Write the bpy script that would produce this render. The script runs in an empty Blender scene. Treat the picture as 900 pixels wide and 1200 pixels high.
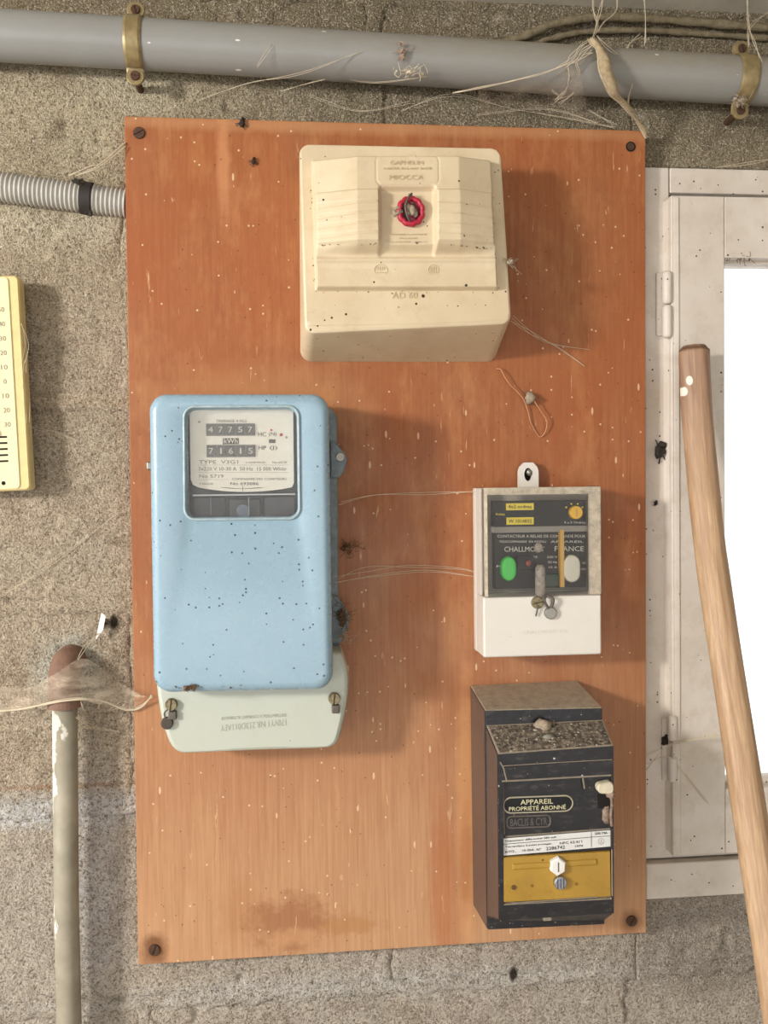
import bpy, bmesh, math, random
import numpy as np
from mathutils import Vector, Matrix

# ------------------------------------------------------------------ camera, world, lights, exposure
random.seed(7)
sc = bpy.context.scene
F_PX = 1050.0
CAM = Vector((0.0, -0.93, 1.55))
_Y = Vector(((347 - 450) / F_PX, -(573 - 600) / F_PX, -1)).normalized()     # wall normal (into the wall) seen from the camera
_X = Vector((10743, 156, -1050)).normalized()
_X = (_X - _Y * _X.dot(_Y)).normalized()
_Z = _X.cross(_Y)
ROT = Matrix((_X, _Y, _Z))            # rows: world axes in camera coordinates -> camera-to-world
cam_d = bpy.data.cameras.new('camera')
cam = bpy.data.objects.new('camera', cam_d)
sc.collection.objects.link(cam)
sc.camera = cam
cam_d.sensor_fit = 'VERTICAL'
cam_d.sensor_height = 36.0
cam_d.lens = 36.0 * F_PX / 1200.0
cam_d.clip_start = 0.01
cam.matrix_world = Matrix.Translation(CAM) @ ROT.to_4x4()

w = bpy.data.worlds.new('overcast_sky')
sc.world = w
w.use_nodes = True
w.node_tree.nodes['Background'].inputs[0].default_value = (0.985, 0.99, 1.0, 1)
w.node_tree.nodes['Background'].inputs[1].default_value = 1.5

def area(name, loc, target, size, size_y, power, col):
    d = bpy.data.lights.new(name, 'AREA'); d.shape = 'RECTANGLE'
    d.size = size; d.size_y = size_y; d.energy = power; d.color = col
    o = bpy.data.objects.new(name, d); sc.collection.objects.link(o)
    o.location = loc
    o.rotation_euler = (Vector(target) - Vector(loc)).to_track_quat('-Z', 'Y').to_euler()
    return o
area('doorway_light', (-1.85, -1.40, 1.93), (0.05, 0.0, 1.5), 0.26, 0.20, 40, (1.0, 0.965, 0.925))

vs = sc.view_settings
vs.view_transform = 'Standard'; vs.look = 'None'; vs.gamma = 1.0; vs.use_curve_mapping = False
vs.exposure = 0.34
sc.cycles.max_bounces = 8
sc.cycles.transparent_max_bounces = 16

# ------------------------------------------------------------------ helpers
def P(px, py, d=0.0):
    """a point seen at photo pixel (px, py) standing d metres in front of the wall (plane y = -d)"""
    r = ROT @ Vector(((px - 450) / F_PX, -(py - 600) / F_PX, -1))
    t = (-d - CAM.y) / r.y
    return CAM + r * t

def hexc(h):
    h = h.lstrip('#'); out = []
    for i in (0, 2, 4):
        v = int(h[i:i+2], 16) / 255
        out.append(v / 12.92 if v <= 0.04045 else ((v + 0.055) / 1.055) ** 2.4)
    return (*out, 1.0)

COL = sc.collection
def link(o): COL.objects.link(o); return o

def wloc(o):
    v = Vector((0, 0, 0))
    while o is not None:
        v = v + o.location; o = o.parent
    return v

def thing(name, label, cat, loc, group=None, kind=None):
    o = bpy.data.objects.new(name, None); link(o)
    o.empty_display_size = 0.02
    o.location = loc
    if label: o['label'] = label
    if cat: o['category'] = cat
    if group: o['group'] = group
    if kind: o['kind'] = kind
    return o

def tag(o, label, cat, group=None):
    o['label'] = label; o['category'] = cat
    if group: o['group'] = group
    return o

def mobj(name, verts, faces, mat, parent=None, smooth=False, origin=None, label=None, bevel=None, seg=2):
    """verts in world coordinates; origin = own origin in world coordinates"""
    if origin is None:
        origin = wloc(parent) if parent is not None else Vector((0, 0, 0))
    me = bpy.data.meshes.new(name)
    me.from_pydata([tuple(Vector(v) - origin) for v in verts], [], [tuple(f) for f in faces])
    me.materials.append(mat)
    bm = bmesh.new(); bm.from_mesh(me)
    bmesh.ops.recalc_face_normals(bm, faces=bm.faces)
    bm.to_mesh(me); bm.free()
    if smooth:
        me.polygons.foreach_set('use_smooth', [True] * len(me.polygons))
    o = bpy.data.objects.new(name, me); link(o)
    if parent is not None:
        o.parent = parent
        o.location = origin - wloc(parent)
    else:
        o.location = origin
    if label: o['label'] = label
    if bevel:
        b = o.modifiers.new('bevel', 'BEVEL'); b.width = bevel; b.segments = seg; b.limit_method = 'ANGLE'
        b.angle_limit = math.radians(25)
        me.polygons.foreach_set('use_smooth', [True] * len(me.polygons))
        n = o.modifiers.new('wn', 'WEIGHTED_NORMAL'); n.keep_sharp = False
    return o

class MB:
    """collects pieces of one mesh"""
    def __init__(s): s.v = []; s.f = []
    def add(s, v, f):
        n = len(s.v); s.v += [Vector(p) for p in v]; s.f += [tuple(i + n for i in q) for q in f]; return s
    def loft(s, rings, cap0=True, cap1=True, closed=True):
        n = len(rings[0]); v = [p for r in rings for p in r]; f = []
        for i in range(len(rings) - 1):
            for j in range(n if closed else n - 1):
                k = (j + 1) % n
                f.append((i*n+j, i*n+k, (i+1)*n+k, (i+1)*n+j))
        if cap0: f.append(tuple(range(n))[::-1])
        if cap1: f.append(tuple((len(rings)-1)*n + j for j in range(n)))
        return s.add(v, f)
    def tube(s, pts, r, seg=8, cap=True):
        pts = [Vector(p) for p in pts]; n = len(pts)
        rs = r if isinstance(r, (list, tuple)) else [r] * n
        t = (pts[1] - pts[0]).normalized()
        u = t.orthogonal().normalized(); rings = []
        for i in range(n):
            tt = (pts[min(i+1, n-1)] - pts[max(i-1, 0)]).normalized()
            u = (u - tt * u.dot(tt)).normalized(); w_ = tt.cross(u)
            rings.append([pts[i] + (u * math.cos(a) + w_ * math.sin(a)) * rs[i] for a in [2*math.pi*j/seg for j in range(seg)]])
        return s.loft(rings, cap, cap)
    def disc(s, c, r, d0, d1, seg=20, bev=0.0):
        """short cylinder with its axis along y; c = (x, z), d0/d1 = distances from the wall"""
        def ring(rr, d): return [Vector((c[0] + rr*math.cos(2*math.pi*j/seg), -d, c[1] + rr*math.sin(2*math.pi*j/seg))) for j in range(seg)]
        if bev: return s.loft([ring(r, d0), ring(r, d1 - bev), ring(r - bev*0.3, d1 - bev*0.3), ring(r - bev, d1)])
        return s.loft([ring(r, d0), ring(r, d1)])
    def box(s, x0, x1, z0, z1, d0, d1):
        v = [Vector((x, -d, z)) for d in (d0, d1) for x, z in ((x0, z0), (x1, z0), (x1, z1), (x0, z1))]
        return s.add(v, [(0,1,2,3), (7,6,5,4), (0,4,5,1), (1,5,6,2), (2,6,7,3), (3,7,4,0)])
    def lump(s, c, r, seed=0, amp=0.35, squash=(1, 1, 1), sub=2):
        bm = bmesh.new(); bmesh.ops.create_icosphere(bm, subdivisions=sub, radius=1)
        rnd = random.Random(seed); ph = [rnd.uniform(0, 6) for _ in range(9)]
        v = []
        for q in bm.verts:
            p = q.co
            k = 1 + amp * (math.sin(3.1*p.x+ph[0]) * math.sin(2.7*p.y+ph[1]) + 0.6*math.sin(6*p.z+ph[2]) * math.sin(5*p.x+ph[3]) + rnd.uniform(-.3, .3))
            v.append(Vector(c) + Vector((p.x*r*k*squash[0], p.y*r*k*squash[1], p.z*r*k*squash[2])))
        f = [tuple(x.index for x in g.verts) for g in bm.faces]; bm.free()
        return s.add(v, f)
    def build(s, name, mat, parent=None, **k): return mobj(name, s.v, s.f, mat, parent, **k)

def rrect(c, r, seg=6):
    """rounded quad ring; c = corners TL, TR, BR, BL (world), r = corner radius in metres"""
    TL, TR, BR, BL = [Vector(p) for p in c]
    W = ((TR - TL).length + (BR - BL).length) / 2; H = ((BL - TL).length + (BR - TR).length) / 2
    ru, rv = min(r / W, .499), min(r / H, .499); out = []
    for cu, cv, a0 in ((1-ru, rv, -90), (1-ru, 1-rv, 0), (ru, 1-rv, 90), (ru, rv, 180)):
        for i in range(seg + 1):
            a = math.radians(a0 + 90 * i / seg)
            u = cu + ru * math.cos(a); v = cv + rv * math.sin(a)
            out.append(TL*(1-u)*(1-v) + TR*u*(1-v) + BR*u*v + BL*(1-u)*v)
    return out

def quad_px(pts, d):
    ds = d if isinstance(d, (list, tuple)) else [d]*4
    return [P(x, y, dd) for (x, y), dd in zip(pts, ds)]

def inset(c, m):
    """shrink a quad (world corners TL TR BR BL) by m metres"""
    TL, TR, BR, BL = [Vector(p) for p in c]
    h1 = (TR-TL).normalized()*m; h2 = (BR-BL).normalized()*m; v1 = (BL-TL).normalized()*m; v2 = (BR-TR).normalized()*m
    return [TL+h1+v1, TR-h1+v2, BR-h2-v2, BL+h2-v1]

def at_d(c, d): return [Vector((p.x, -d, p.z)) for p in c]

def smooth_path(pts, n=6):
    pts = [Vector(p) for p in pts]; out = []
    for i in range(len(pts) - 1):
        p0 = pts[max(i-1, 0)]; p1 = pts[i]; p2 = pts[i+1]; p3 = pts[min(i+2, len(pts)-1)]
        for j in range(n):
            t = j / n
            out.append(0.5*((2*p1) + (p2-p0)*t + (2*p0-5*p1+4*p2-p3)*t*t + (3*p1-p0-3*p2+p3)*t**3))
    out.append(pts[-1]); return out

def text(s, p0, p1, h, mat, parent, name='lettering', thick=0.0003, flip=False, up=None):
    """flat lettering whose baseline runs from p0 to p1 (world), cap height h metres"""
    p0, p1 = Vector(p0), Vector(p1)
    if flip: p0, p1 = p1, p0
    cu = bpy.data.curves.new('t', 'FONT'); cu.body = s; cu.resolution_u = 2
    if thick: cu.extrude = 0.02
    to = bpy.data.objects.new('t', cu)
    me = bpy.data.meshes.new_from_object(to)
    co = [v.co.copy() for v in me.vertices]
    x0 = min(c.x for c in co); x1 = max(c.x for c in co); y0 = min(c.y for c in co); y1 = max(c.y for c in co)
    fs = [tuple(p.vertices) for p in me.polygons]
    bpy.data.objects.remove(to); bpy.data.curves.remove(cu); bpy.data.meshes.remove(me)
    X = (p1 - p0); L = X.length; X.normalize()
    Z = Vector(up) if up else Vector((0, 0, 1))
    if flip: Z = -Z
    Z = (Z - X * Z.dot(X)).normalized(); N = X.cross(Z)
    vs_ = [p0 + X*((c.x-x0)/(x1-x0)*L) + Z*((c.y-y0)/(y1-y0)*h) + N*(thick*(0.5 + (0.5 if c.z > 0 else -0.45))) for c in co]
    return mobj(name, vs_, fs, mat, parent)

# ------------------------------------------------------------------ node helpers
class NT:
    def __init__(s, name):
        s.m = bpy.data.materials.new(name); s.m.use_nodes = True
        s.t = s.m.node_tree; s.n = s.t.nodes; s.b = s.n['Principled BSDF']; s.out = s.n['Material Output']
        s._pos = None
    def set(s, sock, v):
        if isinstance(v, bpy.types.NodeSocket): s.t.links.new(v, sock)
        elif v is not None:
            if sock.type == 'RGBA' and len(v) == 3: v = (*v, 1)
            sock.default_value = v
    def node(s, k, **kw):
        n = s.n.new(k)
        for a, b in kw.items(): setattr(n, a, b)
        return n
    def world_pos(s): return s.node('ShaderNodeNewGeometry').outputs['Position']
    def obj(s): return s.node('ShaderNodeTexCoord').outputs['Object']
    def scale(s, v, sx, sy, sz):
        n = s.node('ShaderNodeVectorMath', operation='MULTIPLY'); s.set(n.inputs[0], v); n.inputs[1].default_value = (sx, sy, sz); return n.outputs[0]
    def noise(s, v, scale, detail=4, rough=.55, dist=0.0):
        n = s.node('ShaderNodeTexNoise'); s.set(n.inputs['Vector'], v); n.inputs['Scale'].default_value = scale
        n.inputs['Detail'].default_value = detail; n.inputs['Roughness'].default_value = rough; n.inputs['Distortion'].default_value = dist
        return n.outputs['Fac']
    def vor(s, v, scale, feature='F1', out='Distance', rnd=1.0):
        n = s.node('ShaderNodeTexVoronoi', feature=feature); s.set(n.inputs['Vector'], v); n.inputs['Scale'].default_value = scale
        n.inputs['Randomness'].default_value = rnd
        return n.outputs[out]
    def ramp(s, f, a, b, o0=0.0, o1=1.0):
        n = s.node('ShaderNodeMapRange'); s.set(n.inputs[0], f)
        for i, q in enumerate((a, b, o0, o1)): n.inputs[i+1].default_value = q
        return n.outputs[0]
    def mix(s, f, a, b, mode='MIX'):
        n = s.node('ShaderNodeMix', data_type='RGBA', blend_type=mode); s.set(n.inputs[0], f); s.set(n.inputs[6], a); s.set(n.inputs[7], b); return n.outputs[2]
    def math(s, op, a, b=None):
        n = s.node('ShaderNodeMath', operation=op); s.set(n.inputs[0], a)
        if b is not None: s.set(n.inputs[1], b)
        return n.outputs[0]
    def blob(s, pos, c, r, warp=0.0, soft=0.5, scale=60):
        """0..1 mask of an irregular patch: centre c, radii r (metres)"""
        n = s.node('ShaderNodeVectorMath', operation='SUBTRACT'); s.set(n.inputs[0], pos); n.inputs[1].default_value = tuple(c)
        m = s.scale(n.outputs[0], 1/r[0], 0.0, 1/r[1])
        l = s.node('ShaderNodeVectorMath', operation='LENGTH'); s.set(l.inputs[0], m)
        d = l.outputs['Value']
        if warp: d = s.math('ADD', d, s.math('MULTIPLY', s.math('SUBTRACT', s.noise(pos, scale, 5, .65), .5), warp))
        return s.ramp(d, 1.0 + soft, 1.0 - soft)
    def specks(s, v, scale, size, keep):
        """mask of scattered round specks: size = radius in cells, keep = share of cells with one"""
        d = s.vor(v, scale); c = s.vor(v, scale, out='Color')
        sep = s.node('ShaderNodeSeparateColor'); s.set(sep.inputs[0], c)
        rad = s.math('MULTIPLY', sep.outputs[1], size)
        a = s.math('LESS_THAN', d, rad); b = s.math('LESS_THAN', sep.outputs[0], keep)
        return s.math('MULTIPLY', a, b)
    def bump(s, h, strength, dist, prev=None):
        n = s.node('ShaderNodeBump'); s.set(n.inputs['Height'], h); n.inputs['Strength'].default_value = strength; n.inputs['Distance'].default_value = dist
        if prev is not None: s.set(n.inputs['Normal'], prev)
        return n.outputs[0]
    def fin(s, col=None, rough=.5, bump=None, metal=0.0, spec=.5, **kw):
        s.set(s.b.inputs['Base Color'], col); s.set(s.b.inputs['Roughness'], rough); s.set(s.b.inputs['Metallic'], metal)
        s.b.inputs['Specular IOR Level'].default_value = spec
        if bump is not None: s.set(s.b.inputs['Normal'], bump)
        for k, v in kw.items(): s.set(s.b.inputs[k], v)
        return s.m

def plain(name, col, rough=.5, metal=0.0, var=.15, scale=120, bumpy=.1, dark=None, spec=.5):
    t = NT(name); p = t.obj(); c = hexc(col)
    d = hexc(dark) if dark else tuple(x * .6 for x in c[:3]) + (1,)
    n = t.noise(p, scale, 4, .6)
    k = t.mix(t.ramp(n, .35, .75, 0, var), c, d)
    return t.fin(k, rough, t.bump(t.noise(p, scale*4, 3), bumpy, .001), metal, spec)

def speckled(name, col, dots, dot_col, rough=.4, stain=None, spec=.5, var=.2, big=None, dust=None):
    """painted or moulded surface with fly specks; dots = [(scale, size, keep)]"""
    t = NT(name); p = t.obj(); c = hexc(col)
    k = t.mix(t.ramp(t.noise(p, 14, 5, .6), .35, .7, 0, var), c, hexc(stain or col))
    k = t.mix(t.ramp(t.noise(p, 45, 6, .7), .5, .8, 0, var*1.3), k, hexc(stain or col))
    if dust:
        k = t.mix(t.ramp(t.noise(p, 260, 4, .7), .45, .7, 0, .5), k, hexc(dust))
    for i, (sca, size, keep) in enumerate(dots):
        k = t.mix(t.specks(p, sca, size, keep), k, hexc(dot_col))
    return t.fin(k, t.ramp(t.noise(p, 60, 3), .3, .7, rough*.8, rough*1.3), t.bump(t.noise(p, 350, 3), .08, .0008), 0, spec)

# ------------------------------------------------------------------ materials of the setting
def concrete():
    t = NT('concrete'); p = t.world_pos()
    grit = t.noise(p, 330, 3, .8); sand = t.noise(p, 620, 2, .7); mid = t.noise(p, 55, 5, .65); big = t.noise(p, 9, 4, .6)
    peb = t.node('ShaderNodeSeparateColor'); t.set(peb.inputs[0], t.vor(p, 300, out='Color')); peb = peb.outputs[0]
    c = t.mix(t.ramp(mid, .3, .7), hexc('ad9981'), hexc('cfbda5'))
    c = t.mix(t.ramp(big, .35, .65, 0, .55), c, hexc('bcb098'))
    def at(x, y): q = P(x, y); return (q.x, q.y, q.z)
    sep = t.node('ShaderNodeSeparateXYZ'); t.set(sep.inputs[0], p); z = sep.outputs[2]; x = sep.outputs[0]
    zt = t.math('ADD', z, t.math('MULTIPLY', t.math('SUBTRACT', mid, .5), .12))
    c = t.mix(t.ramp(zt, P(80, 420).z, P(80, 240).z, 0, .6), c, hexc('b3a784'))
    c = t.mix(t.ramp(zt, P(80, 110).z, P(80, 20).z, 0, .85), c, hexc('7c7054'))  # dirt and the shade under the ceiling, both put into the colour
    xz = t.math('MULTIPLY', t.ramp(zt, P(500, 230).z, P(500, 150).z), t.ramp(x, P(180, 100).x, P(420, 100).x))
    c = t.mix(t.math('MULTIPLY', xz, .85), c, hexc('766d54'))  # upper right darker still: dirt with painted shade
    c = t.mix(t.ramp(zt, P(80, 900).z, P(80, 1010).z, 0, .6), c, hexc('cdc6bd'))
    brk = t.ramp(t.math('ADD', t.math('MULTIPLY', grit, .6), t.math('MULTIPLY', t.noise(p, 110, 4, .7), .4)), .38, .54, .3, 1)
    def put(x_, y_, rx, rz, warp, soft, sc_, k, col):
        nonlocal c
        c = t.mix(t.math('MULTIPLY', t.math('MULTIPLY', t.blob(p, at(x_, y_), (rx, rz), warp, soft, sc_), brk), k), c, hexc(col))
    put(160, 105, .045, .03, 1.6, .5, 60, .85, 'd0c6a6')
    put(100, 145, .03, .04, 1.6, .5, 60, .7, 'cbbf9f')
    put(60, 265, .10, .022, 1.8, .5, 60, .8, 'd2c6ab')
    put(78, 785, .032, .034, 1.2, .35, 60, .9, 'ccd0c2')
    put(70, 950, .12, .017, 1.2, .4, 120, .95, 'dcdddc')
    put(114, 1060, .022, .12, 2.0, .6, 60, .95, 'e4e0de')
    put(165, 1165, .06, .03, 2.2, .5, 80, .9, 'd9cbb8')
    put(450, 1152, .30, .013, 1.9, .5, 70, .85, 'd6d4ce')
    put(85, 695, .14, .018, 1.6, .5, 60, .5, 'cbb99f')
    put(110, 470, .10, .005, 1.4, .6, 60, .5, 'c8b08e')
    put(75, 921, .055, .0020, 1.8, .7, 120, .8, 'a06238')
    put(830, 1110, .10, .055, 1.0, .35, 60, .8, '958f87')
    c = t.mix(t.ramp(t.noise(p, 22, 6, .7, .8), .48, .68, 0, .45), c, hexc('7d6b54'))
    c = t.mix(t.ramp(t.noise(p, 34, 6, .75, .5), .58, .72, 0, .5), c, hexc('d3c6b0'))
    c = t.mix(t.ramp(peb, 0, 1, 0, .35), c, hexc('7b6a57'))
    c = t.mix(t.ramp(grit, .5, .36, 0, .75), c, hexc('5c4f42'))
    c = t.mix(t.ramp(sand, .52, .68, 0, .65), c, hexc('e6dac6'))
    c = t.mix(t.ramp(sand, .42, .33, 0, .6), c, hexc('5a4c3f'))
    for x_, y_, r_ in ((601, 1140, .0045), (134, 729, .004)):
        c = t.mix(t.blob(p, at(x_, y_), (r_, r_*1.8), .8, .3, 150), c, hexc('3a322a'))
    h = t.math('ADD', grit, t.math('MULTIPLY', sand, .5))
    b = t.bump(mid, .5, .006)
    b = t.bump(h, 1.0, .0045, b)
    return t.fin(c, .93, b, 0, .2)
M = {}
M['concrete'] = concrete()

def wood_board():
    t = NT('varnished_plywood'); p = t.world_pos()
    def at(x, y): q = P(x, y, .018); return (q.x, q.y, q.z)
    g = t.noise(t.scale(p, 90, 1, 3.2), 3.2, 6, .65, .4)       # vertical grain
    fine = t.noise(t.scale(p, 520, 1, 22), 2.2, 4, .7)
    big = t.noise(t.scale(p, 1, 1, .6), 7, 4, .6, .6)
    c = t.mix(t.ramp(g, .3, .7), hexc('8f5634'), hexc('aa7046'))
    c = t.mix(t.ramp(fine, .35, .7, 0, .45), c, hexc('86502e'))
    c = t.mix(t.ramp(t.noise(t.scale(p, 1, 1, .7), 75, 6, .75), .45, .7, 0, .4), c, hexc('7d4826'))
    c = t.mix(t.ramp(big, .36, .66, 0, .75), c, hexc('98532a'))
    c = t.mix(t.ramp(t.noise(t.scale(p, 1, 1, .35), 30, 5, .7), .52, .72, 0, .3), c, hexc('c8935f'))
    sep = t.node('ShaderNodeSeparateXYZ'); t.set(sep.inputs[0], p)
    zt = t.math('ADD', sep.outputs[2], t.math('MULTIPLY', t.math('SUBTRACT', big, .5), .25))
    c = t.mix(t.ramp(zt, P(400, 640, .018).z, P(400, 1080, .018).z, 0, .8), c, t.mix(t.ramp(g, .3, .7), hexc('b08560'), hexc('c99f78')))
    def put(x, y, rx, rz, col, k, warp=1.2, soft=.5, sca=25):
        nonlocal c
        c = t.mix(t.math('MULTIPLY', t.blob(p, at(x, y), (rx, rz), warp, soft, sca), k), c, hexc(col))
    put(520, 1040, .015, .09, 'a35526', .5)
    put(547, 950, .010, .13, 'c9905f', .8, 1.2, .4, 40)
    put(546, 1010, .006, .05, '9a5630', .4, 1.2, .4, 60)
    put(340, 1082, .036, .026, '8a5532', .6, 2.6, .35, 60)
    put(345, 1098, .022, .010, 'bd8d64', .6, 2.6, .3, 70)
    put(410, 1085, .030, .010, 'a3703f', .5, 2.6, .3, 70)
    put(640, 1100, .03, .012, 'a3703f', .3, 2.6, .3, 70)
    put(280, 1070, .02, .03, 'a06a40', .35, 1.6, .4, 40)
    put(181, 1113, .012, .016, '6e4526', .85, 1.0, .4, 80)
    put(739, 1080, .010, .012, '6e4526', .7, 1.0, .5, 80)
    put(163, 156, .010, .010, '8a4f2c', .5, .6, .5, 80)
    put(450, 150, .35, .006, 'b98b60', .5, 1.2, .6, 60)
    put(300, 470, .09, .03, 'd29a66', .35)
    put(262, 190, .006, .05, 'c98f62', .5, 1.4, .5, 60)
    # pale scratches and spilt paint
    c = t.mix(t.math('MULTIPLY', t.specks(t.scale(p, 1, 1, .3), 120, .16, .10), .6), c, hexc('e7c9a2'))
    c = t.mix(t.math('MULTIPLY', t.specks(p, 230, .26, .05), .75), c, hexc('dcc3a2'))
    c = t.mix(t.math('MULTIPLY', t.specks(p, 330, .3, .05), .6), c, hexc('4a2a1a'))
    c = t.mix(t.ramp(t.noise(t.scale(p, 1, 1, .12), 160, 3, .6, 1.5), .68, .76, 0, .6), c, hexc('dcb68c'))
    c = t.mix(t.specks(t.scale(p, 1, 1, .8), 40, .05, .3), c, hexc('efe3cf'))
    c = t.mix(t.specks(p, 85, .08, .12), c, hexc('3a2116'))
    rough = t.ramp(t.noise(p, 20, 4), .3, .7, .38, .6)
    return t.fin(c, rough, t.bump(fine, .18, .0006, t.bump(g, .12, .001)), 0, .35)
M['board'] = wood_board()

M['frame'] = speckled('old_white_paint', 'd8cfc4', [(150, .26, .14), (260, .32, .07)], '3a3028', .5, 'b5a690', var=.5)
M['frame_dark'] = plain('dark_gap_brown', '4a4036', .9)
M['ceiling'] = plain('dusty_ceiling', 'd8d0c0', .95, scale=25, var=.6)
M['plaster'] = plain('plain_render', 'a09787', .95, scale=12, var=.5)
M['floor'] = plain('floor_concrete', 'b0a698', .9, scale=9, var=.5)
def clear_glass(name, haze, tint=(1, 1, 1, 1), haze_col='b8ae9c', scale=40, rough=.05, gloss=.06):
    t = NT(name); p = t.obj()
    tr = t.node('ShaderNodeBsdfTransparent'); tr.inputs[0].default_value = tint
    gl = t.node('ShaderNodeBsdfGlossy'); gl.inputs['Roughness'].default_value = rough
    df = t.node('ShaderNodeBsdfDiffuse'); df.inputs[0].default_value = hexc(haze_col)
    fr = t.node('ShaderNodeFresnel'); fr.inputs[0].default_value = 1.45
    m1 = t.node('ShaderNodeMixShader'); t.set(m1.inputs[0], t.math('ADD', t.math('MULTIPLY', fr.outputs[0], .6), gloss*.3)); t.set(m1.inputs[1], tr.outputs[0]); t.set(m1.inputs[2], gl.outputs[0])
    m2 = t.node('ShaderNodeMixShader')
    t.set(m2.inputs[0], t.ramp(t.noise(p, scale, 5, .7), .3, .75, haze*.5, haze*1.6))
    t.set(m2.inputs[1], m1.outputs[0]); t.set(m2.inputs[2], df.outputs[0]); t.set(t.out.inputs[0], m2.outputs[0])
    return t.m
M['window_glass'] = clear_glass('window_glass', .04)

# ------------------------------------------------------------------ setting
def lattice(shape, seed): return np.random.RandomState(seed).rand(*shape)
_lat = {}
def vnoise(x, z, cell, seed):
    if seed not in _lat: _lat[seed] = lattice((512, 512), seed)
    L = _lat[seed]; u = x / cell + 137.0; v = z / cell + 59.0
    iu = np.floor(u).astype(int); iv = np.floor(v).astype(int); fu = u - iu; fv = v - iv
    fu = fu*fu*(3-2*fu); fv = fv*fv*(3-2*fv)
    a = L[iu % 512, iv % 512]; b = L[(iu+1) % 512, iv % 512]; c = L[iu % 512, (iv+1) % 512]; d = L[(iu+1) % 512, (iv+1) % 512]
    return (a*(1-fu) + b*fu)*(1-fv) + (c*(1-fu) + d*fu)*fv - .5

def rough_h(x, z):
    return .0035*vnoise(x, z, .075, 1) + .0022*vnoise(x, z, .022, 2) + .0016*vnoise(x, z, .009, 3) + .0012*vnoise(x, z, .0045, 4)

WIN_L = P(742, 500).x; WIN_T = P(830, 197).z; WIN_B = P(800, 1050).z; WIN_R = WIN_L + .74
CEIL = P(900, 17).z
VX0, VX1 = P(-60, 600).x, P(960, 600).x; VZ0, VZ1 = P(100, 1290).z, CEIL + .03
zj1, zj3 = P(80, 470).z, P(80, 948).z; COURSE = (zj1 - zj3) / 2
XJ = P(166, 1000).x

def patch(x0, x1, z0, z1, step, hfun, skirt=None):
    nx = max(2, int(round((x1-x0)/step)) + 1); nz = max(2, int(round((z1-z0)/step)) + 1)
    X, Z = np.meshgrid(np.linspace(x0, x1, nx), np.linspace(z0, z1, nz))
    H = hfun(X, Z)
    v = np.stack([X.ravel(), -H.ravel(), Z.ravel()], 1); idx = np.arange(nx*nz).reshape(nz, nx)
    f = np.stack([idx[:-1, :-1].ravel(), idx[:-1, 1:].ravel(), idx[1:, 1:].ravel(), idx[1:, :-1].ravel()], 1)
    v = [tuple(a) for a in v]; f = [tuple(a) for a in f]
    if skirt is not None:
        rim = list(idx[0, :]) + list(idx[1:, -1]) + list(idx[-1, :-1][::-1]) + list(idx[1:-1, 0][::-1])
        n0 = len(v)
        v += [(v[i][0], skirt, v[i][2]) for i in rim]; n = len(rim)
        f += [(rim[(j+1) % n], rim[j], n0+j, n0+(j+1) % n) for j in range(n)]
        f.append(tuple(n0 + j for j in range(n)))
    return v, f

def fast_mesh(name, v, f, mat, smooth=True):
    me = bpy.data.meshes.new(name); me.from_pydata(v, [], f); me.materials.append(mat)
    me.polygons.foreach_set('use_smooth', [smooth]*len(me.polygons))
    return bpy.data.objects.new(name, me)

wall = None
# backing wall with its mortar, in rectangles round the window hole
def mortar_h(X, Z):
    dz = np.abs((Z - zj1 + COURSE/2) % COURSE - COURSE/2)
    row = np.floor((Z - zj1) / COURSE)
    off = np.where(row.astype(int) % 2 == 0, 0.0, .25)
    dx = np.abs((X - XJ - off + .25) % .5 - .25)
    wv = .010 + .007*vnoise(X, Z, .03, 8) + .008*vnoise(X, Z, .011, 9)
    d = np.minimum(dz, np.where(dx < .02, dx, 9))
    m = np.clip((wv + .004 - d) / .006, 0, 1); m = m*m*(3-2*m)
    return -.009 + m*(.0105) + rough_h(X + 3, Z)*.7
rects = [(VX0, WIN_L, VZ0, VZ1, .004), (WIN_L, VX1, WIN_T, VZ1, .004), (WIN_L, VX1, VZ0, WIN_B, .004),
         (-2.6, VX0, 0, VZ1, .25), (VX0, VX1, 0, VZ0, .25), (VX1, 2.1, 0, WIN_B, .25), (VX1, 2.1, WIN_T, VZ1, .25), (WIN_R, 2.1, WIN_B, WIN_T, .25)]
mb_v, mb_f = [], []
for x0, x1, z0, z1, st in rects:
    v, f = patch(x0, x1, z0, z1, st, mortar_h if st < .1 else (lambda X, Z: X*0 - .002), skirt=.18)
    n = len(mb_v); mb_v += v; mb_f += [tuple(i+n for i in q) for q in f]
wall = fast_mesh('wall_back', mb_v, mb_f, M['concrete']); link(wall); wall['kind'] = 'structure'

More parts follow.
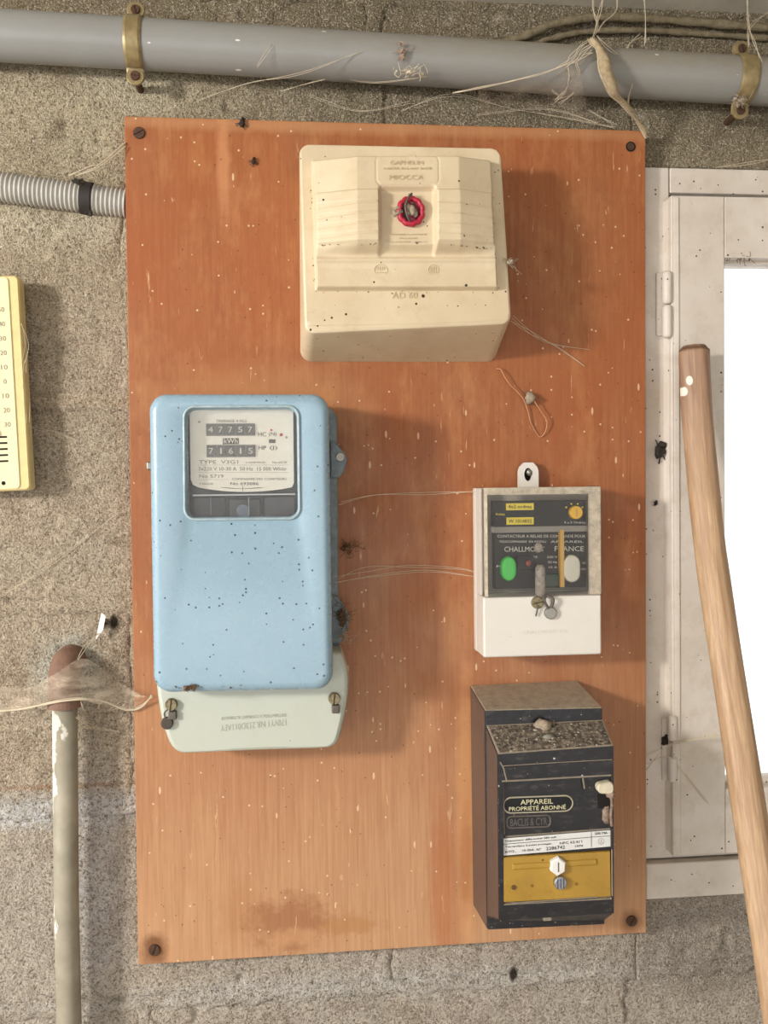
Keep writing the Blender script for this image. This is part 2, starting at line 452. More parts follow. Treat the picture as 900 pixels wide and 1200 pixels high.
def block_h(bx0, bx1, bz0, bz1, seed):
    rnd = random.Random(seed); tilt = rnd.uniform(-.001, .001); lift = rnd.uniform(-.0008, .0008)
    def h(X, Z):
        e = np.minimum(np.minimum(X-bx0, bx1-X), np.minimum(Z-bz0, bz1-Z)) + .005*vnoise(X, Z, .012, 11)
        fall = np.clip(1 - e/.006, 0, 1)**2 * .005
        # chipped hollows here and there
        pit = np.clip(vnoise(X, Z, .016, 12) - .36, 0, 1)*.03
        return lift + tilt*(X-bx0)/.5 + rough_h(X, Z) - fall - pit
    return h
bi = 0
row0 = math.floor((VZ0 - zj1)/COURSE); row1 = math.ceil((VZ1 - zj1)/COURSE)
for row in range(row0, row1):
    z0 = zj1 + row*COURSE + .005; z1 = z0 + COURSE - .010
    off = 0 if row % 2 == 0 else .25
    k = math.floor((VX0 - XJ - off)/.5)
    while XJ + off + k*.5 < VX1:
        x0 = XJ + off + k*.5 + .005; x1 = x0 + .49; k += 1; bi += 1
        hf = block_h(x0, x1, z0, z1, bi)
        # cut the block where the window stands
        parts = []
        if x1 <= WIN_L or z0 >= WIN_T or z1 <= WIN_B: parts = [(x0, x1, z0, z1)]
        else:
            if x0 < WIN_L: parts.append((x0, WIN_L, z0, z1))
            if z1 > WIN_T: parts.append((max(x0, WIN_L), x1, WIN_T, z1))
            if z0 < WIN_B: parts.append((max(x0, WIN_L), x1, z0, WIN_B))
        bv, bf = [], []
        for (a, b_, c, d_) in parts:
            a = max(a, VX0 - .02); b_ = min(b_, VX1 + .1); c = max(c, VZ0 - .02); d_ = min(d_, CEIL + .02)
            if b_ - a < .005 or d_ - c < .005: continue
            v, f = patch(a, b_, c, d_, .0028, hf, skirt=.015)
            n = len(bv); bv += v; bf += [tuple(i+n for i in q) for q in f]
        if bv:
            o = fast_mesh('concrete_block', bv, bf, M['concrete']); o.parent = wall; link(o)

def slab(name, x0, x1, y0, y1, z0, z1, mat):
    o = MB().box(x0, x1, z0, z1, -y1, -y0).build(name, mat); o['kind'] = 'structure'; return o
slab('floor', -2.6, 2.1, -3.6, .18, -.1, 0, M['floor'])
slab('ceiling', -2.6, 2.1, -3.6, .18, CEIL, CEIL + .12, M['ceiling'])
slab('wall_right', 2.1, 2.25, -3.6, .18, 0, CEIL, M['plaster'])

# window: outer frame, sash with stiles and rails, pane, hinges
win = thing('window_1', None, None, (WIN_L + .37, .02, WIN_B), kind='structure')
FD = .004      # frame face
cx = [WIN_L, P(785.5, 600, FD).x]; fr_t = P(820, 197, FD).z; fr_b = P(780, 993, FD).z
R_IN = WIN_R - (cx[1]-cx[0])
MB().box(cx[0], cx[1], fr_b - .012, fr_t, -.06, FD).build('frame_stile', M['frame'], win, bevel=.0015)
MB().box(R_IN, WIN_R, fr_b - .012, fr_t, -.06, FD).build('frame_stile', M['frame'], win, bevel=.0015)
MB().box(cx[1]+.0008, R_IN-.0008, P(790, 226, FD).z, fr_t, -.06, FD).build('frame_rail', M['frame'], win, bevel=.0015)
MB().box(WIN_L+.002, WIN_R-.002, P(780, 1001, FD).z, fr_b - .0125, -.06, .003).build('frame_rail', M['frame'], win, bevel=.0015)
# sill strip under the sash, with a dark strip filling the gap
sill_t, sill_b = P(790, 1013, .012), P(790, 1051, .012)
sl = [P(757, 1013, .012), P(900, 1005, .012), P(900, 1046, .012), P(757, 1055, .012)]
sl[1].x = sl[2].x = WIN_R; sl[1].z = sl[0].z; sl[2].z = sl[3].z
MB().box(sl[0].x, WIN_R, sl[3].z, sl[0].z, -.05, .012).build('window_sill', M['frame'], win, bevel=.002)
MB().box(WIN_L+.004, WIN_R-.004, sl[0].z, sl[0].z + .014, -.05, -.001).build('dark_gap', M['frame_dark'], win)
SD = .018      # sash face
s_l, s_t, s_b = P(787.5, 600, SD).x, P(800, 229, SD).z, P(800, 1003, SD).z
g_l, g_t, g_b = P(850, 600, SD).x, P(860, 302, SD).z, P(895, 923, SD).z
s_r = R_IN + .006; g_r = s_r - (g_l - s_l)
def stile(name, x0, x1, z0, z1, bev=.005):
    return MB().box(x0, x1, z0, z1, -.03, SD).build(name, M['frame'], win, bevel=bev, seg=4)
stile('sash_stile', s_l, g_l - .0002, s_b, s_t, .0016); stile('sash_stile', g_r + .0002, s_r, s_b, s_t, .0016)
m = MB(); _z0, _z1 = s_b + .002, s_t - .002
m.loft([[Vector((s_l + .0004, -d, z)) for z, d in ((_z0, .0), (_z1, .0))] + [Vector((s_l + .0085, -d, z)) for z, d in ((_z1, SD + .0012), (_z0, SD + .0012))], [Vector((s_l - .004, -d, z)) for z, d in ((_z0, .0), (_z1, .0))] + [Vector((s_l + .0025, -d, z)) for z, d in ((_z1, SD + .0002), (_z0, SD + .0002))]]); m.build('sash_lip', M['frame'], win, bevel=.001)
stile('sash_rail', g_l, g_r, g_t, s_t - .0003, .0007); stile('sash_rail', g_l, g_r, s_b + .0003, g_b, .0007)
MB().box(g_l - .004, g_r + .004, g_b - .004, g_t + .004, -.012, -.008).build('pane', M['window_glass'], win)
mbead = MB()
mbead.box(g_l, g_l + .004, g_b, g_t, -.006, .004); mbead.box(g_l, g_r, g_b, g_b + .005, -.006, .004); mbead.box(g_l, g_r, g_t - .003, g_t, -.006, .004)
mbead.build('glazing_bead', M['frame'], win)
def hinge(x, y0, y1, gap):
    root = thing('hinge', None, None, P(x, y1, .02)); root.parent = win; root.location = P(x, y1, .02) - win.location
    def rod(ya, yb):
        a = P(x, ya, .016); b = P(x, yb, .016); a.x = b.x = P(x, (y0+y1)/2, .016).x
        pts = [a, a + (b-a)*.04, a + (b-a)*.1, a + (b-a)*.5, a + (b-a)*.9, a + (b-a)*.96, b]
        MB().tube(pts, [.003, .0046, .0052, .0052, .0052, .0046, .003], 14).build('knuckle', M['frame'], root, smooth=True)
    ym = (y0+y1)/2; rod(y0, ym-gap); rod(ym+gap, y1)
    lf = MB(); a = P(x-1, y0+2, FD); b = P(x-1, y1-2, FD)
    lf.box(a.x-.012, a.x+.003, b.z, a.z, .002, .0065).build('leaf', M['frame'], root, bevel=.001)
hinge(782, 318, 396, .7); hinge(788.5, 838, 916, 9)

# ------------------------------------------------------------------ wooden board
BD = .018
bq = quad_px([(145.5, 136), (756.5, 153), (757.5, 1093), (162, 1131)], BD)
board = thing('wooden_board', 'large varnished brown plywood board on the concrete wall, carrying the meters', 'board', P(455, 1110, .002))
b_ = MB(); b_.loft([at_d(bq, .003), at_d(bq, BD)]); b_.build('panel', M['board'], board, bevel=.0008)
M['rust'] = plain('rusty_steel', '5a4030', .7, .4, var=.6, scale=400, dark='2c1d15')
M['hole'] = plain('dark_hole', '160f0b', .95)
def slot_screw(c, r, d0, name, mat, parent, ang=.6, h=.0018, label=None):
    """countersunk head with a real slot: two half discs and a lower bed"""
    m = MB(); seg = 12
    m.disc(c, r, d0, d0 + h*.45, 24)
    gw = r*.13
    for s in (1, -1):
        ring = []
        for j in range(seg+1):
            a = math.pi*j/seg; x = math.cos(a)*r; y = max(math.sin(a)*r, 0) 
            y = max(y, gw); x = max(-math.sqrt(max(r*r-gw*gw, 0)), min(math.sqrt(max(r*r-gw*gw, 0)), x))
            ring.append((x, s*y))
        ca, sa = math.cos(ang), math.sin(ang)
        def rg(d, k): return [Vector((c[0] + (x*ca - y*sa)*k, -d, c[1] + (x*sa + y*ca)*k)) for x, y in ring]
        m.loft([rg(d0 + h*.3, 1), rg(d0 + h*.8, .97), rg(d0 + h, .88)])
    return m.build(name, mat, parent, label=label)
for (x, y, a) in ((163, 156, .5), (181, 1113, 1.2), (740, 1079, 1.0)):
    q = P(x, y, BD); slot_screw((q.x, q.z), .0058, BD, 'screw', M['rust'], board, a)
q = P(739, 172, BD)
hm = MB(); hm.disc((q.x, q.z), .0052, BD, BD + .0006, 20); hm.build('screw_hole', M['hole'], board)
slot_screw((q.x, q.z), .0038, BD + .0006, 'screw', M['rust'], board, .3, .0006)

# ------------------------------------------------------------------ beige fuse box
M['cream'] = speckled('cream_bakelite', 'd6c5a6', [(150, .26, .08), (300, .3, .05)], '3c2c1e', .42, 'bda683', var=.5)
M['seal_red'] = plain('red_seal_plastic', 'b0203a', .45, dark='7a1828', var=.3)
M['dust'] = plain('grey_dust', 'b3a48e', 1.0, var=.7, scale=500, dark='6a5a48', bumpy=.8, spec=.1)
M['web'] = plain('cobweb_thread', 'cdbfa6', .9, var=.3, spec=.1)
M['web_dark'] = plain('dirty_cobweb', '6a543f', .95, var=.6, scale=400, dark='33251b', spec=.1)
M['steel'] = plain('dull_steel', '9a958c', .4, .8, var=.4, scale=300)
M['lead'] = plain('lead_seal', '6a625a', .6, .5, var=.4, scale=500)
M['brass'] = plain('tarnished_brass', '9a8c6c', .6, .4, var=.9, scale=350, dark='40362a')
fuse = thing('fuse_box', 'cream moulded plastic fuse box with red seal at the top of the board', 'fuse box', P(470, 424, BD))
base_c = quad_px([(355, 200), (573, 203), (583, 424), (351.5, 424)], BD)
fr_c = quad_px([(350, 168), (587, 173), (600, 379), (357, 391)], [.070, .070, .088, .088])
def lerpc(a, b, t): return [p*(1-t) + q*t for p, q in zip(a, b)]
m = MB()
rg = [rrect(base_c, .012), rrect(lerpc(base_c, fr_c, .06), .012), rrect(lerpc(base_c, fr_c, .94), .010)]
top_in = inset(fr_c, .0025)
rg += [rrect(inset(lerpc(base_c, fr_c, .985), .0006), .010), rrect(top_in, .009)]
m.loft(rg, True, True)
m.build('base', M['cream'], fuse, smooth=False, bevel=.0012)
# the lid: one moulded relief over the whole front
FX0, FX1 = P(352, 280, .09).x, P(599, 280, .09).x
def smoothstep(a, b, x):
    t = np.clip((x-a)/(b-a), 0, 1); return t*t*(3-2*t)
def lid_h(U, V):
    """U, V in photo-like pixels on the lid; result in mm above the lid foot"""
    # top module between u 366..584, v 176..334
    n = lambda a, b, x: smoothstep(a, b, x)
    lft = 366 + (V-176)*.03; rgt = 581 + (V-176)*.035
    side = n(lft-1, lft+1.5, U) * n(rgt+1.5, rgt-1.5, U)
    vert = n(172, 180, V) * n(337, 332, V)
    # cross profile: flat middle (420..538), slopes down towards the sides
    slope = np.minimum(1, np.minimum((U-lft)/(419-lft), (rgt-U)/(rgt-539)))
    slope = np.clip(slope, 0, 1)
    prof = 11 + 13*slope
    prof = prof * (0.35 + .65*n(170, 181, V))
    # below v 284 the module steps down to a flat ridge
    ridge = 9 + 0*U
    t = n(283, 297, V)
    H = prof*(1-t) + ridge*t
    # rounded ridge line at v 301, hollow under it
    H = H + 2.2*np.exp(-((V-301)/3.0)**2) - 1.0*n(304, 312, V)
    # wings: raised blocks either side of the recess, v 222..283
    wing_l = n(lft+2, lft+4, U) * n(445.5, 443, U)
    wing_r = n(511, 513.5, U) * n(rgt-2, rgt-4, U)
    wv = n(220, 222.5, V) * n(285, 281, V)
    wing = np.clip(wing_l + wing_r, 0, 1) * wv
    # sunk centre field
    cen = n(443, 449, U) * n(513, 508, U) * n(214, 222, V) * n(300, 286, V)
    H = H + 4.2*wing - 6.5*cen
    # louvre grooves on the wings
    g = 0*U
    for k in range(1, 5):
        vv = 222 + k*12.2 + .05*np.abs(U-480)
        g = g + np.exp(-((V-vv)/.9)**2)
    stair = np.floor(np.clip((V - 222)/12.2, 0, 5))
    H = H - wing*(1.5*g + .45*stair)
    H = H*side*vert
    # moulded border round the nameplate
    rx, rz = np.abs(U-478.5)-30, np.abs(V-197)-11
    dd = np.sqrt(np.maximum(rx, 0)**2 + np.maximum(rz, 0)**2) + np.minimum(np.maximum(rx, rz), 0) - 7
    H = H - .6*np.exp(-(dd/.9)**2)
    # low side flange steps at left
    return H
NU, NV = 250, 230
us = np.linspace(358, 593, NU); vv_ = np.linspace(173, 383, NV)
U, V = np.meshgrid(us, vv_); Hm = lid_h(U, V)/1000
TLc, TRc, BRc, BLc = [np.array(p) for p in top_in]
# map pixel-like coordinates to the foot plane (bilinear over the tilted front)
def lid_pt(u, v):
    a = (u - (352 + (v-168)*.02)) / ((588 + (v-173)*.058) - (352 + (v-168)*.02)); b = (v - 170) / (389 - 170 - 8*a)
    return a, b
A, B = lid_pt(U, V); A = np.clip(A, .006, .994); B = np.clip(B, .006, .994)
XR, ZR = np.vectorize(lambda u, v: P(u, v, .102).x)(U, V), np.vectorize(lambda u, v: P(u, v, .102).z)(U, V)
pts = (TLc[None, None]*((1-A)*(1-B))[..., None] + TRc[None, None]*(A*(1-B))[..., None] + BRc[None, None]*(A*B)[..., None] + BLc[None, None]*((1-A)*B)[..., None])
xl_, xr_ = pts[:, 0, 0][:, None], pts[:, -1, 0][:, None]; zt_, zb_ = pts[0, :, 2][None, :], pts[-1, :, 2][None, :]
pts[..., 0] = np.clip(XR, xl_, xr_); pts[..., 2] = np.clip(ZR, zb_, zt_)
pts[..., 1] -= Hm + .0004
# relief grows outwards: keep the seen width of the raised part (moves with depth)
vl = [tuple(p) for p in pts.reshape(-1, 3)]; idx = np.arange(NU*NV).reshape(NV, NU)
fl = [tuple(q) for q in np.stack([idx[:-1, :-1].ravel(), idx[1:, :-1].ravel(), idx[1:, 1:].ravel(), idx[:-1, 1:].ravel()], 1)]
rim = list(idx[0, :]) + list(idx[1:, -1]) + list(idx[-1, :-1][::-1]) + list(idx[1:-1, 0][::-1]); n0 = len(vl)
vl += [(vl[i][0], vl[i][1] + .0012, vl[i][2]) for i in rim]; nr = len(rim)
fl += [(rim[j], rim[(j+1) % nr], n0+(j+1) % nr, n0+j) for j in range(nr)]
lid = mobj('lid', vl, fl, M['cream'], fuse, smooth=True)
def lid_at(u, v, extra=.0003):
    a, b = lid_pt(np.array(float(u)), np.array(float(v))); a = float(a); b = float(b)
    p = TLc*(1-a)*(1-b) + TRc*a*(1-b) + BRc*a*b + BLc*(1-a)*b
    h = float(lid_h(np.array([[float(u)]]), np.array([[float(v)]]))[0, 0])/1000
    q = P(u, v, .102); return Vector((q.x, p[1] - h - .0004 - extra, q.z))
M['cream_text'] = plain('worn_cream_lettering', 'bfac88', .5)
M['dirt_line'] = plain('dirt_in_groove', 'a48f6c', .8)
def lid_text(s, u0, u1, v, h, **k):
    a, b = lid_at(u0, v, .0002), lid_at(u1, v, .0002); y_ = min(a.y, b.y, lid_at((u0+u1)/2, v - h*700, .0002).y); a.y = b.y = y_; text(s, a, b, h, M['cream_text'], lid, thick=.0003, **k)
lid_text('GAPHELIN', 458, 497, 190.5, .0038)
lid_text('CARTER ISOLANT BASSE', 450, 507, 196.5, .0020)
lid_text('MIOCCA', 457, 497, 209, .0045)
lid_text('MATIERE PLASTIQUE', 458, 501, 274, .0015)
lid_text('ISOLANTE', 469, 490, 278.5, .0014)
lid_text('CARTER 380 V', 459, 501, 283, .0015)
lid_text('AD 60', 462, 492, 345.5, .0062)
# two moulded approval marks
def mark(u, v, rx, rz, bars, name):
    m = MB(); c = lid_at(u, v, .0002); pts_ = [c + Vector((rx*math.cos(a), 0, rz*math.sin(a))) for a in [2*math.pi*j/20 for j in range(21)]]
    m.tube(pts_, .00035, 5)
    for bx, b0, b1 in bars: m.tube([c + Vector((bx*rx, 0, b0*rz)), c + Vector((bx*rx, 0, b1*rz))], .00035, 5)
    m.tube([c + Vector((-rx*.8, 0, -rz*.45)), c + Vector((rx*.8, 0, -rz*.45))], .00035, 5)
    m.build(name, M['cream_text'], lid)
mark(448, 313, .0062, .0052, [(-.5, .1, .6), (-.15, 0, .7), (.2, 0, .7), (.5, .1, .6)], 'approval_mark')
mark(510.5, 313, .0050, .0050, [(-.6, -.5, .5), (-.25, -.8, .8), (.1, -.8, .8), (.45, -.7, .7)], 'approval_mark')
# red rosette seal with its screw and dusty wire
sp = lid_at(482, 246); seal = thing('sealing_rosette', None, None, sp); seal.parent = lid; seal.location = sp - wloc(lid)
m = MB(); ringpts = []
NS = 66
rings = []
for i in range(NS):
    a = 2*math.pi*i/NS; r0 = .0112 + .0010*abs(math.sin(a*5.5))
    cen_ = sp + Vector((math.cos(a)*r0*.92, -.003 - .0005*math.sin(3*a), math.sin(a)*r0)); rad = .0026
    o_ = Vector((math.cos(a), 0, math.sin(a)))
    rings.append([cen_ + o_*rad*math.cos(b) + Vector((0, -1, 0))*rad*1.2*math.sin(b) for b in [2*math.pi*j/8 for j in range(8)]])
rings.append(rings[0]); m.loft(rings, False, False); m.build('ring', M['seal_red'], seal, smooth=True)
m = MB(); m.disc((sp.x, sp.z), .0088, -sp.y - .001, -sp.y + .0016, 20); m.build('cup', plain('seal_cup', '6e2430', .6, var=.6, dark='3a1a1c'), seal)
m = MB(); m.lump(sp + Vector((.001, -.005, 0)), .0042, 3, .3, (1, .8, 1.2)); m.lump(sp + Vector((.004, -.005, -.003)), .0025, 4); m.lump(sp + Vector((-.003, -.005, .003)), .003, 6)
m.build('dusty_screw', M['dust'], seal, smooth=True)
m = MB(); m.tube(smooth_path([sp + Vector((.001, -.004, .016)), sp + Vector((-.002, -.007, .012)), sp + Vector((-.0055, -.008, .004)), sp + Vector((-.004, -.008, -.005)), sp + Vector((-.001, -.005, -.010))]), .0011, 6)
m.build('seal_wire', M['lead'], seal, smooth=True)
m = MB()
for k in range(5):
    a = random.uniform(2.6, 3.6); m.tube(smooth_path([sp + Vector((-.008, -.004, random.uniform(-.003, .005))), sp + Vector((-.013, -.006, random.uniform(-.004, .006))), sp + Vector((-.017, -.003, random.uniform(-.003, .006)))]), .0007, 5)
m.lump(sp + Vector((-.013, -.003, -.001)), .0035, 9, .5, (1, .5, 1)); m.lump(sp + Vector((0, -.003, .0135)), .0025, 10, .5)
m.build('dust_tuft', M['dust'], seal)

def crumbs(name, pts_, n, jit, r, mat, parent, seed):
    rnd = random.Random(seed); m = MB()
    for _ in range(n):
        k = rnd.uniform(0, len(pts_) - 1.001); i = int(k); q = pts_[i].lerp(pts_[i+1], k - i)
        m.lump(q + Vector((rnd.gauss(0, jit), 0, rnd.gauss(0, jit*.6))), rnd.uniform(r*.4, r), rnd.randint(0, 999), .5, (1.2, .5, .9), sub=1)
    o = m.build(name, mat, parent); o['kind'] = 'stuff'; return o
M['crumb'] = plain('dark_crumbs', '6a5036', 1.0, var=.9, scale=500, dark='33241a', spec=.1)
for sd, ln in enumerate(([(372, 284), (400, 285), (443, 285)], [(516, 285), (550, 287), (582, 288)], [(366, 200), (366, 240), (369, 330)], [(366, 336), (450, 338), (584, 338)], [(582, 200), (584, 250), (587, 300)])):
    crumbs('dirt_crumbs', [lid_at(*q) for q in ln], 16, .0012, .0008, M['crumb'], lid, 90 + sd)

# ------------------------------------------------------------------ blue electricity meter
M['blue'] = speckled('blue_enamel', '8aa6b6', [(190, .24, .06), (330, .36, .07)], '2e3a48', .26, '94aebc', var=.4, spec=.7)
M['blue_rim'] = plain('grey_blue_rim', 'a9bcc0', .35, var=.5, dark='5d6e76')
M['grey_cover'] = speckled('grey_green_plastic', 'b9bdb0', [(160, .25, .05)], '6a6a58', .4, 'b1b5a4', var=.3)
M['meter_base'] = plain('grey_painted_metal', '7d8b90', .5, var=.6, dark='4c5458')
M['dial'] = plain('cream_dial', 'f0ebdc', .5, var=.15, dark='c9bfa6')
M['ink'] = plain('faded_ink', '5a5750', .7)
M['grey_ink'] = plain('pale_ink', '858176', .7)
M['register'] = plain('register_grey', '6d6c68', .5)
M['register_light'] = plain('register_grey_light', '807f7a', .5)
M['digit'] = plain('pale_digit', 'cfcbc0', .6)
M['mech'] = plain('dark_mechanism', '3c4044', .5, .1, var=.6, scale=40, dark='1e2022', bumpy=0)
M['chrome_line'] = plain('aluminium_disc', 'b0b0ac', .35, .8)
M['white_paint'] = plain('white_box', 'f0f0ee', .5)
meter = thing('electricity_meter', 'tall pale blue enamelled electricity meter with glass window and double register', 'electricity meter', P(290, 880, BD))
bl_f = quad_px([(174.5, 461.5), (385.5, 461.5), (390.5, 808), (180, 812)], .102)
m = MB()
out = at_d(bl_f, .10)
rings = [rrect(at_d(inset(out, .001), .034), .015, 8), rrect(at_d(out, .045), .016, 8), rrect(at_d(out, .098), .016, 8)]
ER = .0085
for k in range(1, 7):
    a = math.pi/2*k/6
    rings.append(rrect(at_d(inset(out, ER*(1-math.cos(a))), .098 + ER*math.sin(a)), max(.016 - ER*(1-math.cos(a))*.7, .007), 8))
FDp = .098 + ER
wi = quad_px([(217.5, 478.5), (348, 478), (349.5, 606), (218.5, 607)], FDp)
def wring(mg, d, r=.0085): return rrect(at_d(inset(wi, mg), d), r, 8)
rings += [wring(-.0022, FDp, .0105), wring(-.0014, FDp - .0006, .0095)]
# window well
rings += [wring(.0, FDp - .0012, .0085), wring(.0006, FDp - .012, .008)]
m.loft(rings, True, False)
m.build('case', M['blue'], meter, smooth=True)
m = MB(); m.loft([wring(-.0026, FDp - .001, .011), wring(-.0026, FDp + .0010, .011), wring(-.0016, FDp + .0018, .010), wring(-.0006, FDp + .0016, .009), wring(.0002, FDp - .006, .0085), wring(-.0026, FDp - .0061, .011)], False, False)
m.build('window_rim', M['blue_rim'], meter, smooth=True)
GD = FDp - .0045
m = MB(); m.loft([wring(.0003, GD - .0015, .0082), wring(.0003, GD, .0082)]); m.build('window_pane', clear_glass('meter_glass', .035, haze_col='cfc8b8', scale=70, gloss=.02), meter)
m = MB(); m.loft([wring(-.001, FDp - .035, .008), wring(-.001, FDp - .0345, .008)]); m.build('back_plate', M['mech'], meter)
# dial plate with a bowed lower edge
DD = FDp - .012
m = MB(); top = []; 
pl = [(222.5, 478.5), (344, 478.5), (344.5, 568)]
cur = [(344.5 - 2*i, 0) for i in range(1)]
outl = [(222, 479), (343.5, 479), (344.5, 566), (342, 571)] + [(342 - (342-232)*t, 571 + 5.5*math.sin(math.pi*t)**.8 if 0 < t < 1 else 571) for t in [i/12 for i in range(1, 12)]] + [(232, 571), (226, 568), (223.5, 562)]
ring = [P(x, y, DD) for x, y in outl]
m.loft([at_d(ring, DD - .0012), ring]); dial = m.build('dial_plate', M['dial'], meter)
def dpt(x, y, e=.0002): return P(x, y, DD + e)
def reg(x0, y0, x1, y1, digits, mat):
    a = dpt(x0, y0); b = dpt(x1, y1)
    m = MB(); m.box(a.x, b.x, b.z, a.z, DD - .0005, DD + .0012); r_ = m.build('register', mat, dial)
    n = len(digits)
    for i, dch in enumerate(digits):
        cxp = x0 + (x1-x0)*(i+.5)/n
        m = MB(); p_ = P(cxp, (y0+y1)/2, DD); wv = .0036
        seg = []
        for d_, hh in ((.0012, 1), (.0018, .8), (.0020, .4)):
            pass
        zc = p_.z; H2 = abs(a.z-b.z)/2*.86
        ringl = [[Vector((p_.x + sx*wv, -(DD + .0011 + .0014*math.cos(t*math.pi/2)), zc + H2*math.sin(t*math.pi/2))) for t in [-1+.25*q for q in range(9)]] for sx in (-1, 1)]
        m.loft(ringl, False, False, closed=False); dr = m.build('number_drum', M['register'], r_, smooth=True)
        gw_ = wv*(.2 if dch == '1' else .55); text(dch, (p_.x - gw_, -(DD + .0026), zc - H2*.55), (p_.x + gw_, -(DD + .0026), zc - H2*.55), H2*1.1, M['digit'], r_, name='digit')
reg(241.5, 496.5, 299, 510.5, '47757', M['register_light']); reg(242, 521.5, 299.5, 535.5, '71615', M['register_light'])
def dtext(s, x0, x1, y, h, mat='ink'): text(s, dpt(x0, y), dpt(x1, y), h*(.93-DD)/F_PX, M[mat], dial, thick=.0002)
dtext('TRIPHASE 4 FILS', 253, 289, 495, 3.2, 'grey_ink')
m = MB(); a, b = dpt(261, 513.5), dpt(280, 520.5); m.box(a.x, b.x, b.z, a.z, DD - .0002, DD + .0003).build('unit_plate', M['ink'], dial)
text('kWh', P(262.5, 519.5, DD + .0004), P(278.5, 519.5, DD + .0004), .0045, M['dial'], dial, thick=.0002)
dtext('HC', 302.5, 312, 511.5, 5); dtext('(N)', 315, 324, 511.5, 5); dtext('HP', 303, 312, 527, 4.5); dtext('(J)', 316, 325, 527.5, 5)
M['red_ink'] = plain('red_ink', 'b8452e', .6)
for x, y, r in ((318, 504, .0010), (329.5, 509.5, .0015)):
    q = dpt(x, y); MB().disc((q.x, q.z), r, DD - .0002, DD + .0004, 12).build('red_dot', M['red_ink'], dial)
q = dpt(319, 517); MB().box(q.x-.003, q.x+.003, q.z-.0017, q.z+.0017, DD - .0002, DD + .0005).build('arrow_plate', M['ink'], dial)
for x, y in ((233.5, 494.5), (335.5, 512.5)):
    q = dpt(x, y); MB().disc((q.x, q.z), .0011, DD - .0002, DD + .0010, 12, .0003).build('rivet', M['steel'], dial)
dtext('TYPE  V3G1', 233, 279, 543.5, 4.2, 'grey_ink'); dtext('COMPTEUR', 288, 311, 543, 2, 'grey_ink'); dtext('No 64.70', 319, 336, 543, 2.4, 'grey_ink')
dtext('3x220 V 10-30 A  50 Hz  15 000 Wh/tr', 232.5, 336, 551.5, 4.2, 'grey_ink')
dtext('No 5719', 233.5, 262, 560, 4, 'grey_ink'); dtext('COMPAGNIE DES COMPTEURS', 272, 336, 562.5, 2.4, 'grey_ink')
dtext('MADE', 234, 250, 568, 2, 'grey_ink'); dtext('No 693886', 270, 303, 568.5, 3.4)
m = MB()
for x0, y0, x1, y1 in ((232, 545, 338, 545), (232, 553.5, 338, 553.5), (232, 562, 268, 562)):
    m.tube([dpt(x0, y0), dpt(x1, y1)], .00012, 4)
m.build('rule_line', M['grey_ink'], dial)
m = MB(); ap = [dpt(258 + 52*t, 571 + 1.6*math.sin(math.pi*t)) for t in [i/8 for i in range(9)]]; m.tube(ap, [.0001, .0004, .0004, .0003, .0002, .0003, .0004, .0004, .0001], 4)
m.tube([dpt(284.5, 569.5), dpt(284.5, 576)], .0003, 4); m.build('disc_arrow', M['ink'], dial)
# disc edge and mechanism behind the lower window
m = MB(); a, b = P(226, 579.5, FDp - .016), P(346, 579, FDp - .016); m.box(a.x, b.x, b.z - .0006, b.z + .0006, FDp - .02, FDp - .016).build('rotor_disc', M['chrome_line'], meter)
m = MB(); a, b = P(226, 583, FDp - .026), P(346, 606, FDp - .026)
m.box(a.x, a.x + .03, b.z, a.z, FDp - .034, FDp - .024); m.box(a.x + .034, a.x + .062, b.z, a.z - .002, FDp - .034, FDp - .022); m.box(a.x + .066, b.x, b.z, a.z, FDp - .034, FDp - .025)
m.build('mechanism', M['mech'], meter, bevel=.001)
q = P(285.5, 599, FDp - .02); m = MB(); m.disc((q.x, q.z), .0065, FDp - .024, FDp - .016, 20, .001); m.build('magnet', plain('blue_grey_magnet', '5a6a7c', .4), meter)
m = MB(); m.tube([P(291.5, 583, FDp - .014), P(291.5, 605, FDp - .014)], .0004, 6); m.build('spindle', M['steel'], meter)
m = MB(); m.tube([P(247, 583, FDp - .016), P(247, 603, FDp - .016)], .0003, 6); m.build('spindle', M['steel'], meter)
crumbs('dirt_crumbs', [P(200, 804, FDp + .0002), P(240, 805, FDp + .0002), P(290, 803, FDp + .0002)], 10, .0015, .0009, M['crumb'], meter, 99)
crumbs('dirt_crumbs', [P(186, 470, FDp - .003), P(280, 466, FDp - .003), P(378, 470, FDp - .003)], 26, .0022, .0007, M['crumb'], meter, 98)
# base, wider than the case
bs = quad_px([(184, 478), (395, 476), (397, 770), (189, 772)], .034)
m = MB(); m.loft([rrect(at_d(bs, BD + .0003), .014), rrect(at_d(bs, .034), .014), rrect(at_d(inset(bs, .002), .036), .012)]); m.build('base', M['meter_base'], meter, smooth=False, bevel=.001)
# terminal cover below the case
tc = [(183, 770), (181, 800), (187, 842), (193, 862), (199, 876), (207, 883), (216, 884.5), (382, 878.5), (392, 876), (398, 870), (403, 850), (409, 820), (410, 792), (405, 772), (398, 760)]
TD = .072
fr = [P(x, y, TD) for x, y in tc]; cen = sum(fr, Vector())/len(fr)
def shrink(r, k, d): return [Vector((cen.x + (p.x-cen.x)*(1 - k/abs((p-cen).length)), -d, cen.z + (p.z-cen.z)*(1 - k/abs((p-cen).length)))) for p in r]
def fillet(r, n=2):
    for _ in range(n):
        o = []
        for i in range(len(r)):
            a, b = r[i], r[(i+1) % len(r)]; o += [a*.75 + b*.25, a*.25 + b*.75]
        r = o
    return r
fr = fillet(fr)
m = MB(); m.loft([shrink(fr, 0, BD + .0003), shrink(fr, 0, .06), shrink(fr, .0006, .066), shrink(fr, .0022, .0702), shrink(fr, .005, TD)])
